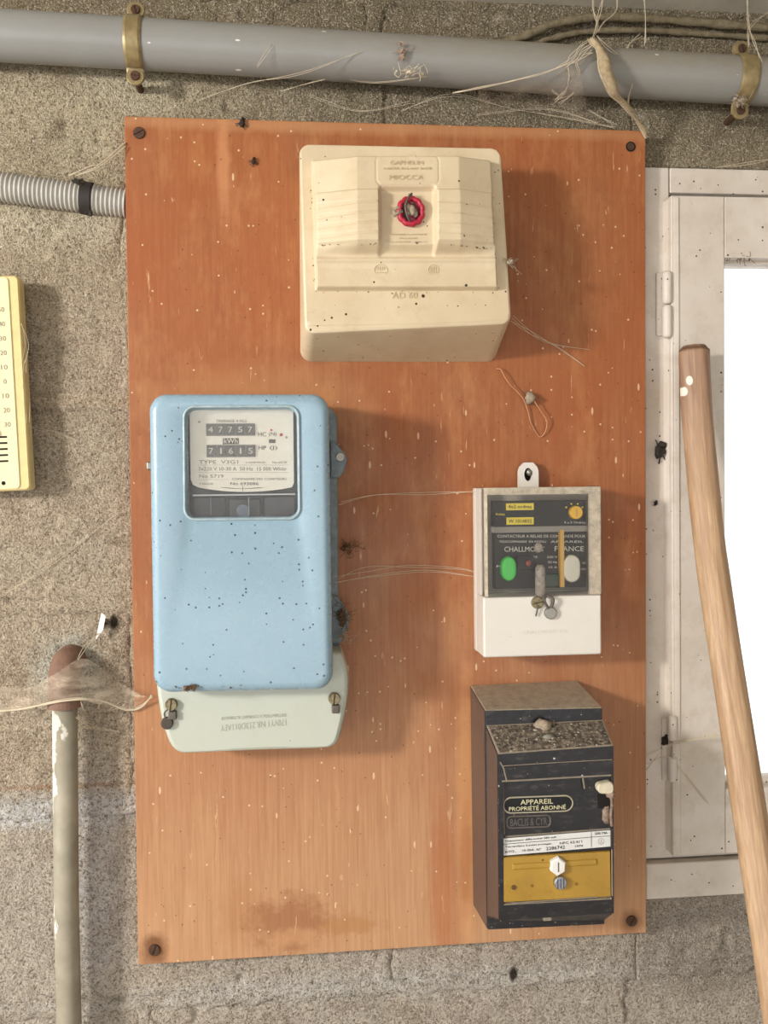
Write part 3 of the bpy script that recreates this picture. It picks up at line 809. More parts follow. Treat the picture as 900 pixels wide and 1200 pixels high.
tcov = m.build('terminal_cover', M['grey_cover'], meter, smooth=False, bevel=.0006, label='pale grey-green terminal cover')
M['emboss'] = plain('pressed_lettering', 'a4a696', .6)
text('170VY1 NR 213D011AFY', P(258, 849.5, TD), P(335, 842.5, TD), .0062, M['emboss'], tcov, flip=True, thick=.0003)
text('DISTRIBUTION A COURANT ALTERNATIF', P(259, 840, TD), P(335, 836, TD), .0030, M['emboss'], tcov, flip=True, thick=.0003)
def seal_screw(x, y, seal_at, nm):
    q = P(x, y, TD); r_ = thing('sealing_screw', None, None, q); r_.parent = meter; r_.location = q - wloc(meter)
    slot_screw((q.x, q.z), .0058, TD - .001, 'head', M['brass'], r_, 1.45, .006)
    m = MB(); e = q + Vector((.002, 0, -.010)); m.box(e.x-.0045, e.x+.003, e.z-.004, e.z+.004, TD-.001, TD+.005).build('bracket', M['lead'], r_, bevel=.0012)
    if seal_at:
        s = P(*seal_at, TD + .004); m = MB(); m.disc((s.x, s.z), .0058, TD, TD + .0045, 20, .0012).build('lead_seal', plain('dark_lead', '4c443c', .7, .2), r_)
        m = MB(); m.tube(smooth_path([q + Vector((-.003, -.005, -.004)), s + Vector((-.002, .0, .010)), s + Vector((-.001, 0, .004))]), .0008, 6)
        m.tube(smooth_path([q + Vector((.001, -.005, -.006)), s + Vector((.004, .0, .010)), s + Vector((.001, 0, .004))]), .0008, 6); m.build('wire', M['lead'], r_)
seal_screw(201, 825, (195.5, 848), 'l'); seal_screw(391.5, 818, None, 'r')
# fixing lugs at the side of the case
def lug(x, y, w_, h_, flipx=1):
    q = P(x, y, .04); r_ = thing('fixing_lug', None, None, q); r_.parent = meter; r_.location = q - wloc(meter)
    k = (.93-.04)/F_PX
    sh = [(-w_, h_), (-w_*.2, h_*.8), (w_*.8, h_*.25), (w_, -h_*.05), (w_*.55, -h_*.7), (0, -h_), (-w_, -h_)]
    ring = [Vector((q.x + a*k*flipx, -.04, q.z + b*k)) for a, b in sh]
    m = MB(); m.loft([at_d(ring, .026), at_d(ring, .042)]); m.build('bracket', M['meter_base'], r_, bevel=.0015)
    slot_screw((q.x + 1.5*k*flipx, q.z + h_*.1*k), .0045, .042, 'screw', M['steel'], r_, .4)
lug(397, 538, 10, 22); lug(399, 724, 11, 30)
q = P(173.5, 546, .05); m = MB(); m.box(q.x-.001, q.x+.008, q.z-.004, q.z+.004, .045, .055).build('side_catch', M['steel'], meter, bevel=.0015)

# ------------------------------------------------------------------ white current limiter
M['white'] = speckled('white_plastic', 'd9d4ca', [(120, .15, .05)], '6a5a4a', .4, 'cfc6b8', var=.3)
M['black_panel'] = plain('black_panel', '1b1b1d', .5, var=.4, dark='0e0e10', spec=.3)
M['yellow'] = plain('yellow_label', 'e6cf3c', .5, var=.2)
M['yellow_knob'] = plain('yellow_knob', 'e8b422', .4)
M['amber_strip'] = plain('amber_strip', 'c89a3c', .4)
M['black_ink'] = plain('black_ink', '1c1a18', .6)
M['pale_print'] = plain('pale_print', 'cfcabc', .6)
M['green'] = plain('green_button', '3fc44c', .45, dark='2a7a34')
M['ivory'] = plain('ivory_button', 'cfcbb8', .5)
M['grey_plastic'] = plain('grey_plastic', '8a847a', .5)
M['tray'] = plain('inner_tray', '9a9284', .6)
M['clear'] = clear_glass('clear_dusty_cover', .032, haze_col='d8c8ae', scale=60, rough=.12, gloss=0)
lim = thing('relay_box', 'white plastic relay box with clear cover, green and ivory buttons inside', 'relay', P(632, 768, BD))
LD = .066
lf = quad_px([(565, 571), (704.5, 571), (705, 767), (566.5, 771)], LD)
X0, X1 = lf[0].x, (lf[1].x + lf[2].x)/2; ZT = P(635, 571, LD).z; ZB = P(635, 769, LD).z; ZM = P(635, 699, LD).z
def LX(x, d=LD): return P(x, 640, d).x
def LZ(y, d=LD): return P(635, y, d).z
MB().box(X0, X1, ZB, ZT, BD, .030).build('base', M['white'], lim, bevel=.0012)
tl = [(X0, ZB), (X1, ZB), (X1, ZM), (X0, ZM)]
MB().box(X0, X1, ZB, ZM + .0006, .0302, LD).build('terminal_cover', M['white'], lim, bevel=.0022, seg=3)
# hollow interior: side walls behind the clear cover
m = MB(); wt = .0022
m.box(X0+.0005, X0+.0025, ZM+.001, ZT-.0006, .0302, .052); m.box(X1-wt, X1-.0006, ZM+.001, ZT-.0006, .0302, .044); m.box(X0+wt, X1-wt, ZT-wt-.0006, ZT-.0006, .0302, .044)
m.build('side_wall', M['white'], lim)
MB().box(LX(574, .04), LX(703, .04), ZM+.002, ZT-.004, .0302, .034).build('inner_tray', M['tray'], lim)
pd = .054
def lbox(x0, y0, x1, y1, d0, d1, nm, mat, parent=lim, **k):
    a, b = P(x0, y0, d1), P(x1, y1, d1); return MB().box(a.x, b.x, b.z, a.z, d0, d1).build(nm, mat, parent, **k)
pan = lbox(580, 587.5, 687, 617.5, .034, pd, 'rating_panel', M['black_panel'], bevel=.0005)
pan2 = lbox(580.5, 623, 687, 688, .034, pd - .004, 'instruction_panel', M['black_panel'])
lbox(578, 617.7, 690, 622.8, .034, pd + .001, 'grey_bar', M['grey_plastic'], bevel=.0004)
def ltext(s, x0, x1, y, h, mat, d=pd, par=pan, **k): text(s, P(x0, y, d+.0002), P(x1, y, d+.0002), h*(.93-d)/F_PX, M[mat], par, thick=.0002, **k)
for (x0, y0, x1, y1, s) in ((593, 590, 625.5, 597.5, '4x2 ordres'), (593.5, 606.5, 625.5, 614.5, 'W 1014832')):
    lb = lbox(x0, y0, x1, y1, pd, pd + .0004, 'yellow_label', M['yellow'], pan)
    ltext(s, x0+2.5, x1-2.5, y1-1.8, 4.2, 'black_ink', pd + .0005)
ltext('Relais', 581, 591.5, 604, 3, 'yellow'); ltext('4 x 2 Ordres', 661, 686, 613.5, 2.6, 'pale_print')
kn = P(673.5, 600.5, pd); k_ = MB(); k_.disc((kn.x, kn.z), .0066, pd, pd + .006, 28, .001); kob = k_.build('selector_knob', M['yellow_knob'], pan, smooth=False)
MB().box(kn.x - .0008, kn.x + .0008, kn.z - .004, kn.z + .004, pd + .006, pd + .0066).build('pointer', M['amber_strip'], kob)
for x, y in ((663.5, 594.5), (669.5, 590.5), (677, 590.5), (682.5, 594.5)):
    a = P(x, y, pd); MB().disc((a.x, a.z), .0009, pd, pd + .0004, 8).build('selector_mark', M['yellow'], pan)
d2 = pd - .004
for (s, x0, x1, y, h) in (('CONTACTEUR A RELAIS DE COMMANDE POUR', 583, 686, 630, 3.4), ('TELECOMMANDE  EN RESEAU', 585, 640, 636, 2.6), ('APPAREIL', 645, 684, 636, 2.6), ('CHALLMONT', 591, 638, 646.5, 6),
                          ('FRANCE', 650, 684, 646, 6), ('TYPE', 618, 630, 654, 2.6), ('220 V', 641, 653, 654, 2.6), ('50 Hz', 642, 653, 660, 2.6), ('10 A', 643, 653, 666, 2.6), ('MARCHE', 582, 610, 665, 2.6), ('ARRET', 682, 687, 661, 2.4), ('DIN', 681, 687, 668, 2.4)):
    ltext(s, x0, x1, y, h, 'pale_print', d2, pan2)
lbox(656.5, 621, 661.5, 688, .036, pd + .0035, 'amber_strip', M['amber_strip'])
def button(x0, y0, x1, y1, mat, nm, lab):
    c = quad_px([(x0, y0), (x1, y0), (x1, y1), (x0, y1)], pd + .005)
    m = MB(); r = .0095
    m.loft([rrect(at_d(c, .04), r, 6), rrect(at_d(c, pd + .0035), r, 6), rrect(at_d(inset(c, .001), pd + .0048), r-.001, 6), rrect(at_d(inset(c, .003), pd + .0055), r-.003, 6)]); m.build(nm, mat, lim, smooth=False, bevel=.0005, label=lab)
button(588.5, 652.5, 605.5, 681, M['green'], 'button', 'green push button'); button(661.5, 650.5, 680.5, 682.5, M['ivory'], 'button', 'ivory push button')
lbox(639, 673, 655, 687, .04, pd + .001, 'coil', plain('dark_green_coil', '1d3a2a', .5), bevel=.001)
lbox(606, 652, 626, 668, .04, pd + .001, 'relay_block', M['black_panel'], bevel=.001)
q = P(619, 660, pd + .002); MB().lump(q, .0028, 5, .2).build('red_wire_end', plain('reddish_insulation', '9a4a34', .6), lim, smooth=True)
# clear cover, a thin shell
cv0, cv1, cvz0, cvz1 = X0 + .0012, X1 + .0006, ZM - .0002, ZT + .001
m = MB()
def shell(x0, x1, z0, z1, d0, d1, t):
    o = [rrect([Vector((x0, -d, z1)), Vector((x1, -d, z1)), Vector((x1, -d, z0)), Vector((x0, -d, z0))], .003, 4) for d in (d0, d1 - .0015)]
    o.append(rrect([Vector((x0+.0012, -d1, z1-.0012)), Vector((x1-.0012, -d1, z1-.0012)), Vector((x1-.0012, -d1, z0+.0012)), Vector((x0+.0012, -d1, z0+.0012))], .003, 4))
    return o
m.loft(shell(cv0, cv1, cvz0, cvz1, .0302, LD + .001, 0), False, True); m.build('clear_cover', M['clear'], lim, bevel=None)
M['clear_edge'] = clear_glass('frosted_cover_edge', .6, haze_col='eadcc2', scale=90, rough=.3)
m = MB(); fw = .0075
for (a, b, c, d_) in ((cv0 + .001, cv1 - .001, cvz1 - .008, cvz1 - .001), (cv1 - .0125, cv1 - .001, cvz0 + .001, cvz1 - .0081), (cv0 + .001, cv0 + .004, cvz0 + .001, cvz1 - .0081)):
    m.box(a, b, c, d_, LD - .004, LD - .0005)
m.build('cover_edge', M['clear_edge'], lim)
# translucent fixing post and seal
m = MB(); a, b = P(633, 662, LD - .004), P(633, 700, LD - .004); m.tube([a, a + (b-a)*.1, a + (b-a)*.5, b], [.003, .0048, .0050, .0050], 12); m.lump(P(631, 642, LD - .008), .0042, 8, .2, (1, .6, 1.3)); m.build('fixing_post', clear_glass('milky_plastic', .6, haze_col='b9aea0', scale=200), lim, smooth=True)
q = P(629.5, 706, LD); slot_screw((q.x, q.z), .0062, LD - .001, 'cover_screw', M['brass'], lim, .2, .004)
q2 = P(644.5, 718, LD); m = MB(); m.disc((q2.x, q2.z), .0062, LD, LD + .004, 20, .001); m.build('lead_seal', M['steel'], lim)
m = MB(); m.tube(smooth_path([q + Vector((0, -.004, -.003)), P(628, 722, LD + .002)]), .0008, 6); m.tube(smooth_path([P(640, 698, LD + .003), P(648, 702, LD + .006), P(646, 712, LD + .004)]), .0016, 6); m.tube(smooth_path([P(641, 697, LD + .003), P(638, 704, LD + .006), P(643, 713, LD + .004)]), .0012, 6); m.build('seal_wire', M['lead'], lim)
text('CHALLMONT 412', P(613, 743.5, LD), P(665, 741, LD), .0035, plain('faint_moulding', 'd2cabd', .5), lim, thick=.0003)
# hanging tab with keyhole (a ring-shaped plate)
tb = quad_px([(608.5, 542), (632, 542), (632, 573), (608.5, 573)], .030)
cxm = (tb[0].x + tb[1].x)/2; n_ = 32; outer = []; inner = []
hw = (tb[1].x - tb[0].x)/2; ztop = tb[0].z; zbot = tb[3].z; r_t = hw*.92
hc = P(620, 556, .030)
for j in range(n_):
    a = 2*math.pi*j/n_; x, z = math.cos(a), math.sin(a)
    k = 1/max(abs(x), abs(z)); sx, sz = x*k, z*k
    px_ = cxm + sx*hw; pz_ = (ztop+zbot)/2 + sz*(ztop-zbot)/2
    if sz > .2 and abs(sx) > .45: px_ = cxm + math.copysign(hw*(.45 + .55*math.cos(math.radians(90*(sz-.2)/.8))**.6 * (abs(sx)-.45)/.55), sx)
    outer.append(Vector((px_, 0, pz_)))
    inner.append(Vector((hc.x + x*.0042, 0, hc.z + z*.0068)))
m = MB(); m.loft([at_d(inner, BD+.004), at_d(outer, BD+.004), at_d(outer, .027), at_d(inner, .027), at_d(inner, BD+.004)], False, False); m.build('hanging_tab', M['white'], lim)
MB().disc((hc.x, hc.z), .0062, BD, BD + .002, 16).build('tab_shadow_plate', M['hole'], lim)
q = P(620.5, 553.5, .026); MB().lump(q, .0036, 2, .12, (1, .7, 1)).build('round_screw', M['steel'], lim, smooth=True)

# ------------------------------------------------------------------ black circuit breaker
def black_mat():
    t = NT('dusty_black_bakelite'); p = t.obj()
    g = t.node('ShaderNodeNewGeometry'); sp_ = t.node('ShaderNodeSeparateXYZ'); t.set(sp_.inputs[0], g.outputs['Normal'])
    up = t.ramp(sp_.outputs[2], .15, .6)          # dust settles on faces that look up
    c = t.mix(t.ramp(t.noise(p, 60, 5), .35, .7, 0, .5), hexc('151416'), hexc('262325'))
    n = t.noise(p, 150, 5, .7)
    c = t.mix(t.math('MULTIPLY', up, t.ramp(n, .2, .6, .45, 1)), c, hexc('a89b88'))
    c = t.mix(t.ramp(t.noise(t.scale(p, 1, 1, 2.5), 70, 6, .75), .54, .72, 0, .6), c, hexc('5c5450'))
    c = t.mix(t.specks(p, 330, .3, .10), c, hexc('a79c8c'))
    c = t.mix(t.specks(p, 150, .2, .06), c, hexc('d0c8ba'))
    return t.fin(c, t.ramp(n, .3, .7, .3, .55), t.bump(n, .15, .0008), 0, .5)
M['black'] = black_mat()
def dust_top():
    t = NT('dusty_speckled_slope'); p = t.obj()
    c = t.mix(t.ramp(t.noise(p, 120, 5, .7), .4, .65), hexc('38332f'), hexc('6a6054'))
    c = t.mix(t.ramp(t.noise(p, 260, 4, .8), .48, .62, 0, .9), c, hexc('a09482')); c = t.mix(t.specks(p, 330, .4, .3), c, hexc('c6bba8')); c = t.mix(t.specks(p, 160, .3, .2), c, hexc('d2c8b6'))
    return t.fin(c, .8, t.bump(t.noise(p, 400, 4), .5, .001), 0, .3)
M['dust_slope'] = dust_top()
M['brown_side'] = plain('brown_bakelite', '4f4541', .3, var=.5, dark='39302d', scale=60)
M['plate_white'] = plain('enamel_label', 'd9d8d4', .4, var=.2)
M['amber'] = speckled('amber_plastic', 'b08a32', [(60, .08, .2)], '5a3c16', .3, '8c6a24', var=.6)
M['wear_highlight'] = plain('worn_pale_highlight', '8a7f70', .7, var=.6)
br = thing('circuit_breaker', 'black dusty circuit breaker with amber lower panel, at the lower right of the board', 'circuit breaker', P(640, 1088, BD))
D1, D2 = .083, .120
# body: sloping top, near-vertical sides
k1 = [P(551, 803, BD), P(676, 797, BD), P(702, 1068, BD), P(554, 1060, BD)]
k1[2].x = k1[1].x; k1[3].x = k1[0].x + .0008; k1[2].z = k1[3].z
k2 = [P(568.5, 832, D1), P(706, 829, D1), P(709, 1083.5, D1), P(571.5, 1090, D1)]
# keep sides parallel to the photo's drawing of the front
m = MB(); m.loft([k1, k2]); body = m.build('body', M['black'], br, bevel=.0012)
# side cheek, brown and shiny
m = MB(); sx = Vector((-.0006, 0, 0)); e = lambda a, b, t: a*(1-t) + b*t
sq = [e(k1[0], k2[0], .06), e(k1[0], k2[0], .97), e(k1[3], k2[3], .97), e(k1[3], k2[3], .06)]
m.loft([[p + Vector((.001, 0, -.001 if i < 2 else .001)) for i, p in enumerate(sq)], [p + sx + Vector((0, 0, -.0015 if i < 2 else .0015)) for i, p in enumerate(sq)]]); m.build('side_cheek', M['brown_side'], br)
# cover: foot on the body front, slope, then the tall front face
c0 = [P(570, 850, D1), P(707, 843.5, D1), P(708, 1079, D1), P(571, 1075, D1)]
c1 = [P(584, 884, D2), P(719, 874, D2), P(719.5, 1070, D2), P(586, 1079, D2)]
m = MB()
def mixc(t): return [e(a, b, t) for a, b in zip(c0, c1)]
m.loft([at_d(c0, D1 - .002), c0, c1], True, False)
# front face with a sunk field: upper band, lower band
f_o = c1; f_i = [P(590, 917, D2), P(716, 909, D2), P(717, 1053, D2), P(590.5, 1060, D2)]
f_b = at_d([f_i[0], f_i[1], f_i[2], f_i[3]], D2 - .0035)
m.loft([f_o, f_i, f_b], False, True)
cov = m.build('cover', M['black'], br, bevel=.0008)
m = MB(); sl_ = inset([c0[0], c0[1], c1[1], c1[0]], .002); nrm = (c0[1]-c0[0]).cross(c1[0]-c0[0]).normalized(); nrm = nrm if nrm.y < 0 else -nrm
m.loft([[p + nrm*.0002 for p in sl_], [p + nrm*.0006 for p in sl_]]); m.build('dusty_slope', M['dust_slope'], br)
m = MB(); ch = [c0[0], c1[0], c1[3], c0[3]]; ch = [ch[0]*.93+ch[1]*.07, ch[0]*.07+ch[1]*.93, ch[3]*.07+ch[2]*.93, ch[3]*.93+ch[2]*.07]; ch = [p + Vector((0, 0, -.002 if i < 2 else .002)) for i, p in enumerate(ch)]
m.loft([[p + Vector((-.0001, 0, 0)) for p in ch], [p + Vector((-.0006, 0, 0)) for p in ch]]); m.build('side_cheek', M['brown_side'], br)
# groove across the upper band, worn ledges with their highlights painted as pale lines
D3 = D2 - .0035
def bt(x, y, d=D2): return P(x, y, d)
m = MB(); m.tube([bt(588, 898), bt(660, 893.5), bt(717, 890.5)], .0006, 6); m.build('seam', M['black'], br)
m = MB(); m.tube([bt(588, 915.5), bt(620, 914), bt(660, 911.5), bt(716, 908.5)], .0009, 6); m.tube([bt(589.5, 918, D3), bt(591, 978, D3)], .0006, 6)
m.tube([bt(592, 980.5, D3), bt(716, 971, D3)], .0008, 6); m.tube([bt(600, 1058.5), bt(640, 1055.5), bt(700, 1051)], .0007, 6); m.tube([bt(717, 995), bt(717.5, 1050)], .0007, 6)
m.build('worn_edge_highlight', M['wear_highlight'], br)
# oval nameplate
def oval(x0, y0, x1, y1, slope, d, rr, mat, nm, lab=None):
    c = [bt(x0, y0, d), bt(x1, y0 - slope, d), bt(x1, y1 - slope, d), bt(x0, y1, d)]; m = MB(); pth = rrect(c, rr, 8); m.tube(pth + [pth[0]], .0008, 6); return m.build(nm, mat, br, label=lab), c
M['pale_rim'] = plain('pale_embossed_rim', 'a59d88', .6)
M['gold_text'] = plain('pale_gold_text', 'd6cfa8', .6)
M['dim_text'] = plain('dim_embossing', '5e5650', .5)
pl_, _ = oval(590, 935, 671, 953, 3, D3 + .0006, .0075, M['pale_rim'], 'nameplate_rim')
m = MB(); _c = [bt(590, 935, D3), bt(671, 932, D3), bt(671, 950, D3), bt(590, 953, D3)]; m.loft([rrect(at_d(_c, D3-.0002), .0075, 8), rrect(at_d(_c, D3 + .0008), .0075, 8)]); npl = m.build('nameplate', M['black_panel'], br)
TPD = D3 + .0009
text('APPAREIL', bt(610, 943, TPD), bt(648, 941.5, TPD), .0046, M['gold_text'], npl); text('PROPRIÉTÉ ABONNÉ', bt(596.5, 950.5, TPD), bt(663, 948, TPD), .0048, M['gold_text'], npl)
pl2, _ = oval(594, 957, 645, 970.5, 2, D3 + .0004, .004, M['dim_text'], 'maker_plate_rim')
text('BACLIS & CYR', bt(598, 968.5, D3), bt(641, 966.5, D3), .0070, M['dim_text'], br)
# data plate
dp = [bt(588.5, 982.5, D3), bt(715.5, 972.5, D3), bt(715.5, 991.5, D3), bt(588.5, 1002.5, D3)]
m = MB(); m.loft([at_d(dp, D3 - .0002), at_d(dp, D3 + .0008)]); dpl = m.build('data_plate', M['plate_white'], br)
TP = D3 + .0009
def dl(x0, y0, x1, y1): return MB().tube([bt(x0, y0, TP), bt(x1, y1, TP)], .0003, 4)
m = MB()
for q in ((589, 989.5, 693, 981), (693, 975, 693, 992.5), (693, 981, 715, 979.5)): m.tube([bt(q[0], q[1], TP), bt(q[2], q[3], TP)], .00025, 4)
m.build('rule_line', M['black_ink'], dpl)
for s, x0, y0, x1, y1, h in (('Disjoncteur differentiel 380 mA', 592, 987.5, 652, 982.5, .0022), ('Tetrapolaire 2 poles proteges', 592, 994, 646, 990, .0020), ('NFC 62.411', 656, 989.5, 682, 987.5, .0022), ('6/7/2..', 592, 999.5, 605, 998.5, .0020),
                             ('10-30A  N°', 612, 998, 634, 996.5, .0022), ('2286742', 640, 996.5, 662, 994.5, .0032), ('1974', 674, 993, 683, 992.3, .0020), ('500 MA', 697, 978.5, 712, 977.3, .0024)):
    text(s, bt(x0, y0, TP), bt(x1, y1, TP), h, M['black_ink'], dpl, thick=.0002)
q = bt(704.5, 986, TP); m = MB(); m.tube([q + Vector((.0028*math.cos(a), 0, .0028*math.sin(a))) for a in [2*math.pi*j/16 for j in range(17)]], .0002, 4); m.tube([q + Vector((-.001, 0, -.0018)), q + Vector((0, 0, .0018)), q + Vector((.001, 0, -.0018))], .0002, 4); m.build('approval_mark', M['grey_ink'], dpl)
# amber panel
ap = [bt(587.5, 1005.5, D2), bt(715.5, 998, D2), bt(716.5, 1051, D2), bt(589, 1058, D2)]
m = MB(); m.loft([at_d(ap, D3 - .001), at_d(ap, D2 - .0008), at_d(inset(ap, .0006), D2 - .0002)]); amb = m.build('terminal_cover', M['amber'], br, label='amber plastic terminal cover', bevel=.0004)
m = MB()
rb = inset([bt(600, 1012), bt(700, 1006), bt(700, 1014), bt(600, 1020)], 0); m.loft([at_d(rb, D2 - .0004), at_d(inset(rb, .0012), D2 + .0012)]); m.build('moulded_rib', M['amber'], amb, bevel=.0006)
for x, y, r in ((602, 1040, .0022), (623, 1038, .0012), (675, 1036, .0012)):
    q = bt(x, y, D2); MB().disc((q.x, q.z), r, D2 - .0004, D2 + .0008, 12, .0003).build('boss', plain('dark_amber', '80601e' if r < .002 else '5a4014', .4), amb)
# screws on the amber panel
q = bt(652.5, 1013.5, D2)
m = MB(); hexr = [(.0078*math.sin(math.pi/3*j + .1), .0088*math.cos(math.pi/3*j + .1)) for j in range(6)]
m.loft([[Vector((q.x+a, -(D2 - .001), q.z+b)) for a, b in hexr], [Vector((q.x+a, -(D2 + .004), q.z+b)) for a, b in hexr], [Vector((q.x+a*.86, -(D2 + .0052), q.z+b*.86)) for a, b in hexr]]); hs = m.build('white_screw', plain('white_nylon', 'e4e2dc', .4), br)
MB().box(q.x-.0005, q.x+.0005, q.z-.0045, q.z+.0045, D2+.005, D2+.0055).build('slot', M['lead'], hs)
q = bt(655.5, 1033, D2)
m = MB(); m.disc((q.x, q.z), .0062, D2 - .001, D2 + .0045, 24, .001); st = m.build('steel_screw', plain('bright_steel', 'b9bcc4', .25, 1.0), br)
for k in (-1, 0, 1): MB().box(q.x + k*.0028 - .0004, q.x + k*.0028 + .0004, q.z - .0045, q.z + .0045, D2 + .0045, D2 + .005).build('slot', plain('blue_shadow_steel', '565d78', .3, .8), st)
# worn switch at the upper right
m = MB(); _c = [bt(698, 918, D2), bt(717, 914, D2), bt(718, 929, D2), bt(700, 929, D2)]; m.loft([rrect(at_d(_c, D3-.001), .004, 4), rrect(at_d(_c, D2+.003), .004, 4), rrect(at_d(inset(_c, .001), D2+.0045), .003, 4)]); m.build('switch_lever', plain('cream_lever', 'd2c8ae', .5, var=.4), br)
m = MB(); _c = [bt(700, 931, D3), bt(716, 930, D3), bt(717, 946, D3), bt(701, 947, D3)]; m.loft([at_d(_c, D3), at_d(_c, D3+.0008)]); m.build('switch_slot', M['hole'], br)
m = MB(); m.lump(bt(711, 955, D3), .0058, 12, .3, (.9, .4, 1.6)); m.tube(smooth_path([bt(714, 930, D2), bt(717, 940, D2), bt(716, 955, D2), bt(717, 968, D2)]), .0014, 6); m.lump(bt(716, 931, D2+.002), .0035, 13, .4); m.build('dust_tuft', plain('pinkish_dust', '9c8878', .95, var=.8, scale=400, dark='4c3c34', spec=.1), br, smooth=True)
m = MB(); m.tube(smooth_path([bt(683, 912, D2 + .001), bt(684, 918, D2), bt(685, 924, D2 - .001)]), [.0008]*13, 6); m.tube(smooth_path([bt(586, 893), bt(590, 900), bt(592, 908), bt(594, 915)]), .0008, 6); m.build('paint_drip', M['wear_highlight'], br)
# dusty knob and button on the slope
q = e(c0[0], c1[1], .5); m = MB()
q = P(637, 857, D1 + .018); m.lump(P(637, 851, D1 + .006), .0075, 21, .3, (1, .8, 1)); m.build('dusty_knob', M['dust'], br, smooth=True)
m = MB(); m.lump(P(642, 866, D1 + .020), .0058, 22, .12, (1.05, .6, .85)); m.build('stud', plain('grey_stud', '8c8c80', .7, var=.6, scale=300), br, smooth=True)
m = MB(); q = P(642, 1077.5, D2); m.box(q.x-.004, q.x+.004, q.z-.002, q.z+.003, D2-.006, D2-.0005); m.build('latch', M['wear_highlight'], br, bevel=.0008)

# ------------------------------------------------------------------ pipes
def pvc():
    t = NT('dusty_shaded_pvc'); p = t.world_pos()
    sp_ = t.node('ShaderNodeSeparateXYZ'); t.set(sp_.inputs[0], p)
    g = t.node('ShaderNodeNewGeometry'); sn = t.node('ShaderNodeSeparateXYZ'); t.set(sn.inputs[0], g.outputs['Normal'])
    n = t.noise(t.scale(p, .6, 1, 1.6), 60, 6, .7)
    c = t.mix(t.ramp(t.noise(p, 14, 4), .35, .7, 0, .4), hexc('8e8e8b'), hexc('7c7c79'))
    dust = t.math('MULTIPLY', t.ramp(sp_.outputs[0], P(200, 60).x, P(620, 60).x, .25, 1), t.ramp(n, .3, .6, .35, 1))  # dust tint growing rightwards, also paints in the shading of that half
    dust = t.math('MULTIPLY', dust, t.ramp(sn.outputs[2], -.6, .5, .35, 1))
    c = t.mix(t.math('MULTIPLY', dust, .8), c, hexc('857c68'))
    c = t.mix(t.specks(t.scale(p, .4, 1, 1), 150, .3, .05), c, hexc('d6d2c8'))
    return t.fin(c, t.ramp(dust, 0, 1, .28, .75), t.bump(n, .08, .001), 0, .5)
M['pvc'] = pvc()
pipe = thing('drain_pipe', 'thick grey plastic pipe running across the top of the wall', 'pipe', P(450, 95, .027))
PR = .0232; PC = .0295
pa, pb = P(-130, 34, PC), P(1080, 107, PC)
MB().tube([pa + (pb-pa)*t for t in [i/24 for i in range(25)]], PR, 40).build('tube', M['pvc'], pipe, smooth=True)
ax = (pb - pa).normalized()
M['strap'] = plain('dull_brass_strap', '9c8a62', .45, .35, var=.6, scale=120, dark='5f5236')
def strap(px, w_, lab):
    # point on the axis at this pixel column
    best = min([pa + (pb-pa)*(i/800) for i in range(801)], key=lambda p: abs((ROT.transposed() @ (p-CAM)).x / -(ROT.transposed() @ (p-CAM)).z * F_PX + 450 - px))
    r_ = thing('pipe_clip', lab, 'pipe clip', best + Vector((0, .027, -.03)), 'brass clips that hold the grey pipe')
    up = Vector((0, 0, 1)); up = (up - ax*up.dot(ax)).normalized(); fw_ = Vector((0, -1, 0))
    m = MB(); rings = []
    prof = [(-.62, .0), (-.62, .0)]
    path = [(PR + .012, -.001), (PR + .005, -.0008), (PR + .0012, .0012)] + [((PR+.0006)*math.cos(t), (PR+.0006)*math.sin(t)) for t in [math.pi*(.06 + .88*i/16) for i in range(17)]] + [(-(PR + .0012), .0012), (-(PR + .005), -.0008), (-(PR + .012), -.001)]
    hw = w_/2
    for (a, b) in path:
        p = best + up*a + fw_*b
        n = (up*a + fw_*b).normalized() if abs(a) < PR + .0008 else fw_
        rings.append([p - ax*hw, p - ax*hw + n*.0006, p - ax*hw*.7 + n*.0018, p + ax*hw*.7 + n*.0018, p + ax*hw + n*.0006, p + ax*hw])
    m.loft(rings); m.build('band', M['strap'], r_, smooth=False, bevel=.0003)
    for s in (1, -1):
        c = best + up*s*(PR + .0085); dd = -c.y
        m = MB(); m.disc((c.x, c.z), .0085, dd - .001, dd + .002, 20, .0006); m.build('lug', M['strap'], r_)
        m = MB(); m.disc((c.x, c.z), .0035, -.003, dd - .001, 12); m.build('stub', M['rust'], r_)
        slot_screw((c.x, c.z), .0045, dd + .002, 'screw', M['rust'], r_, .8 + s)
strap(158.5, .0165, 'brass pipe clip with rusty screws, above the left corner of the board')
strap(868, .0185, 'dusty brass pipe clip on the grey pipe, above the window')

M['conduit'] = plain('grey_conduit', 'bdbab2', .5, var=.4, scale=90, dark='8f8a80')
cd = thing('corrugated_conduit', 'ribbed grey flexible conduit running behind the board from the left', 'conduit', P(70, 240, .016))
ca, cb = P(-110, 205, .012), P(215, 247, .001)
m = MB(); L = (cb-ca).length; nseg = int(L/.0008); pts_ = []; rs = []
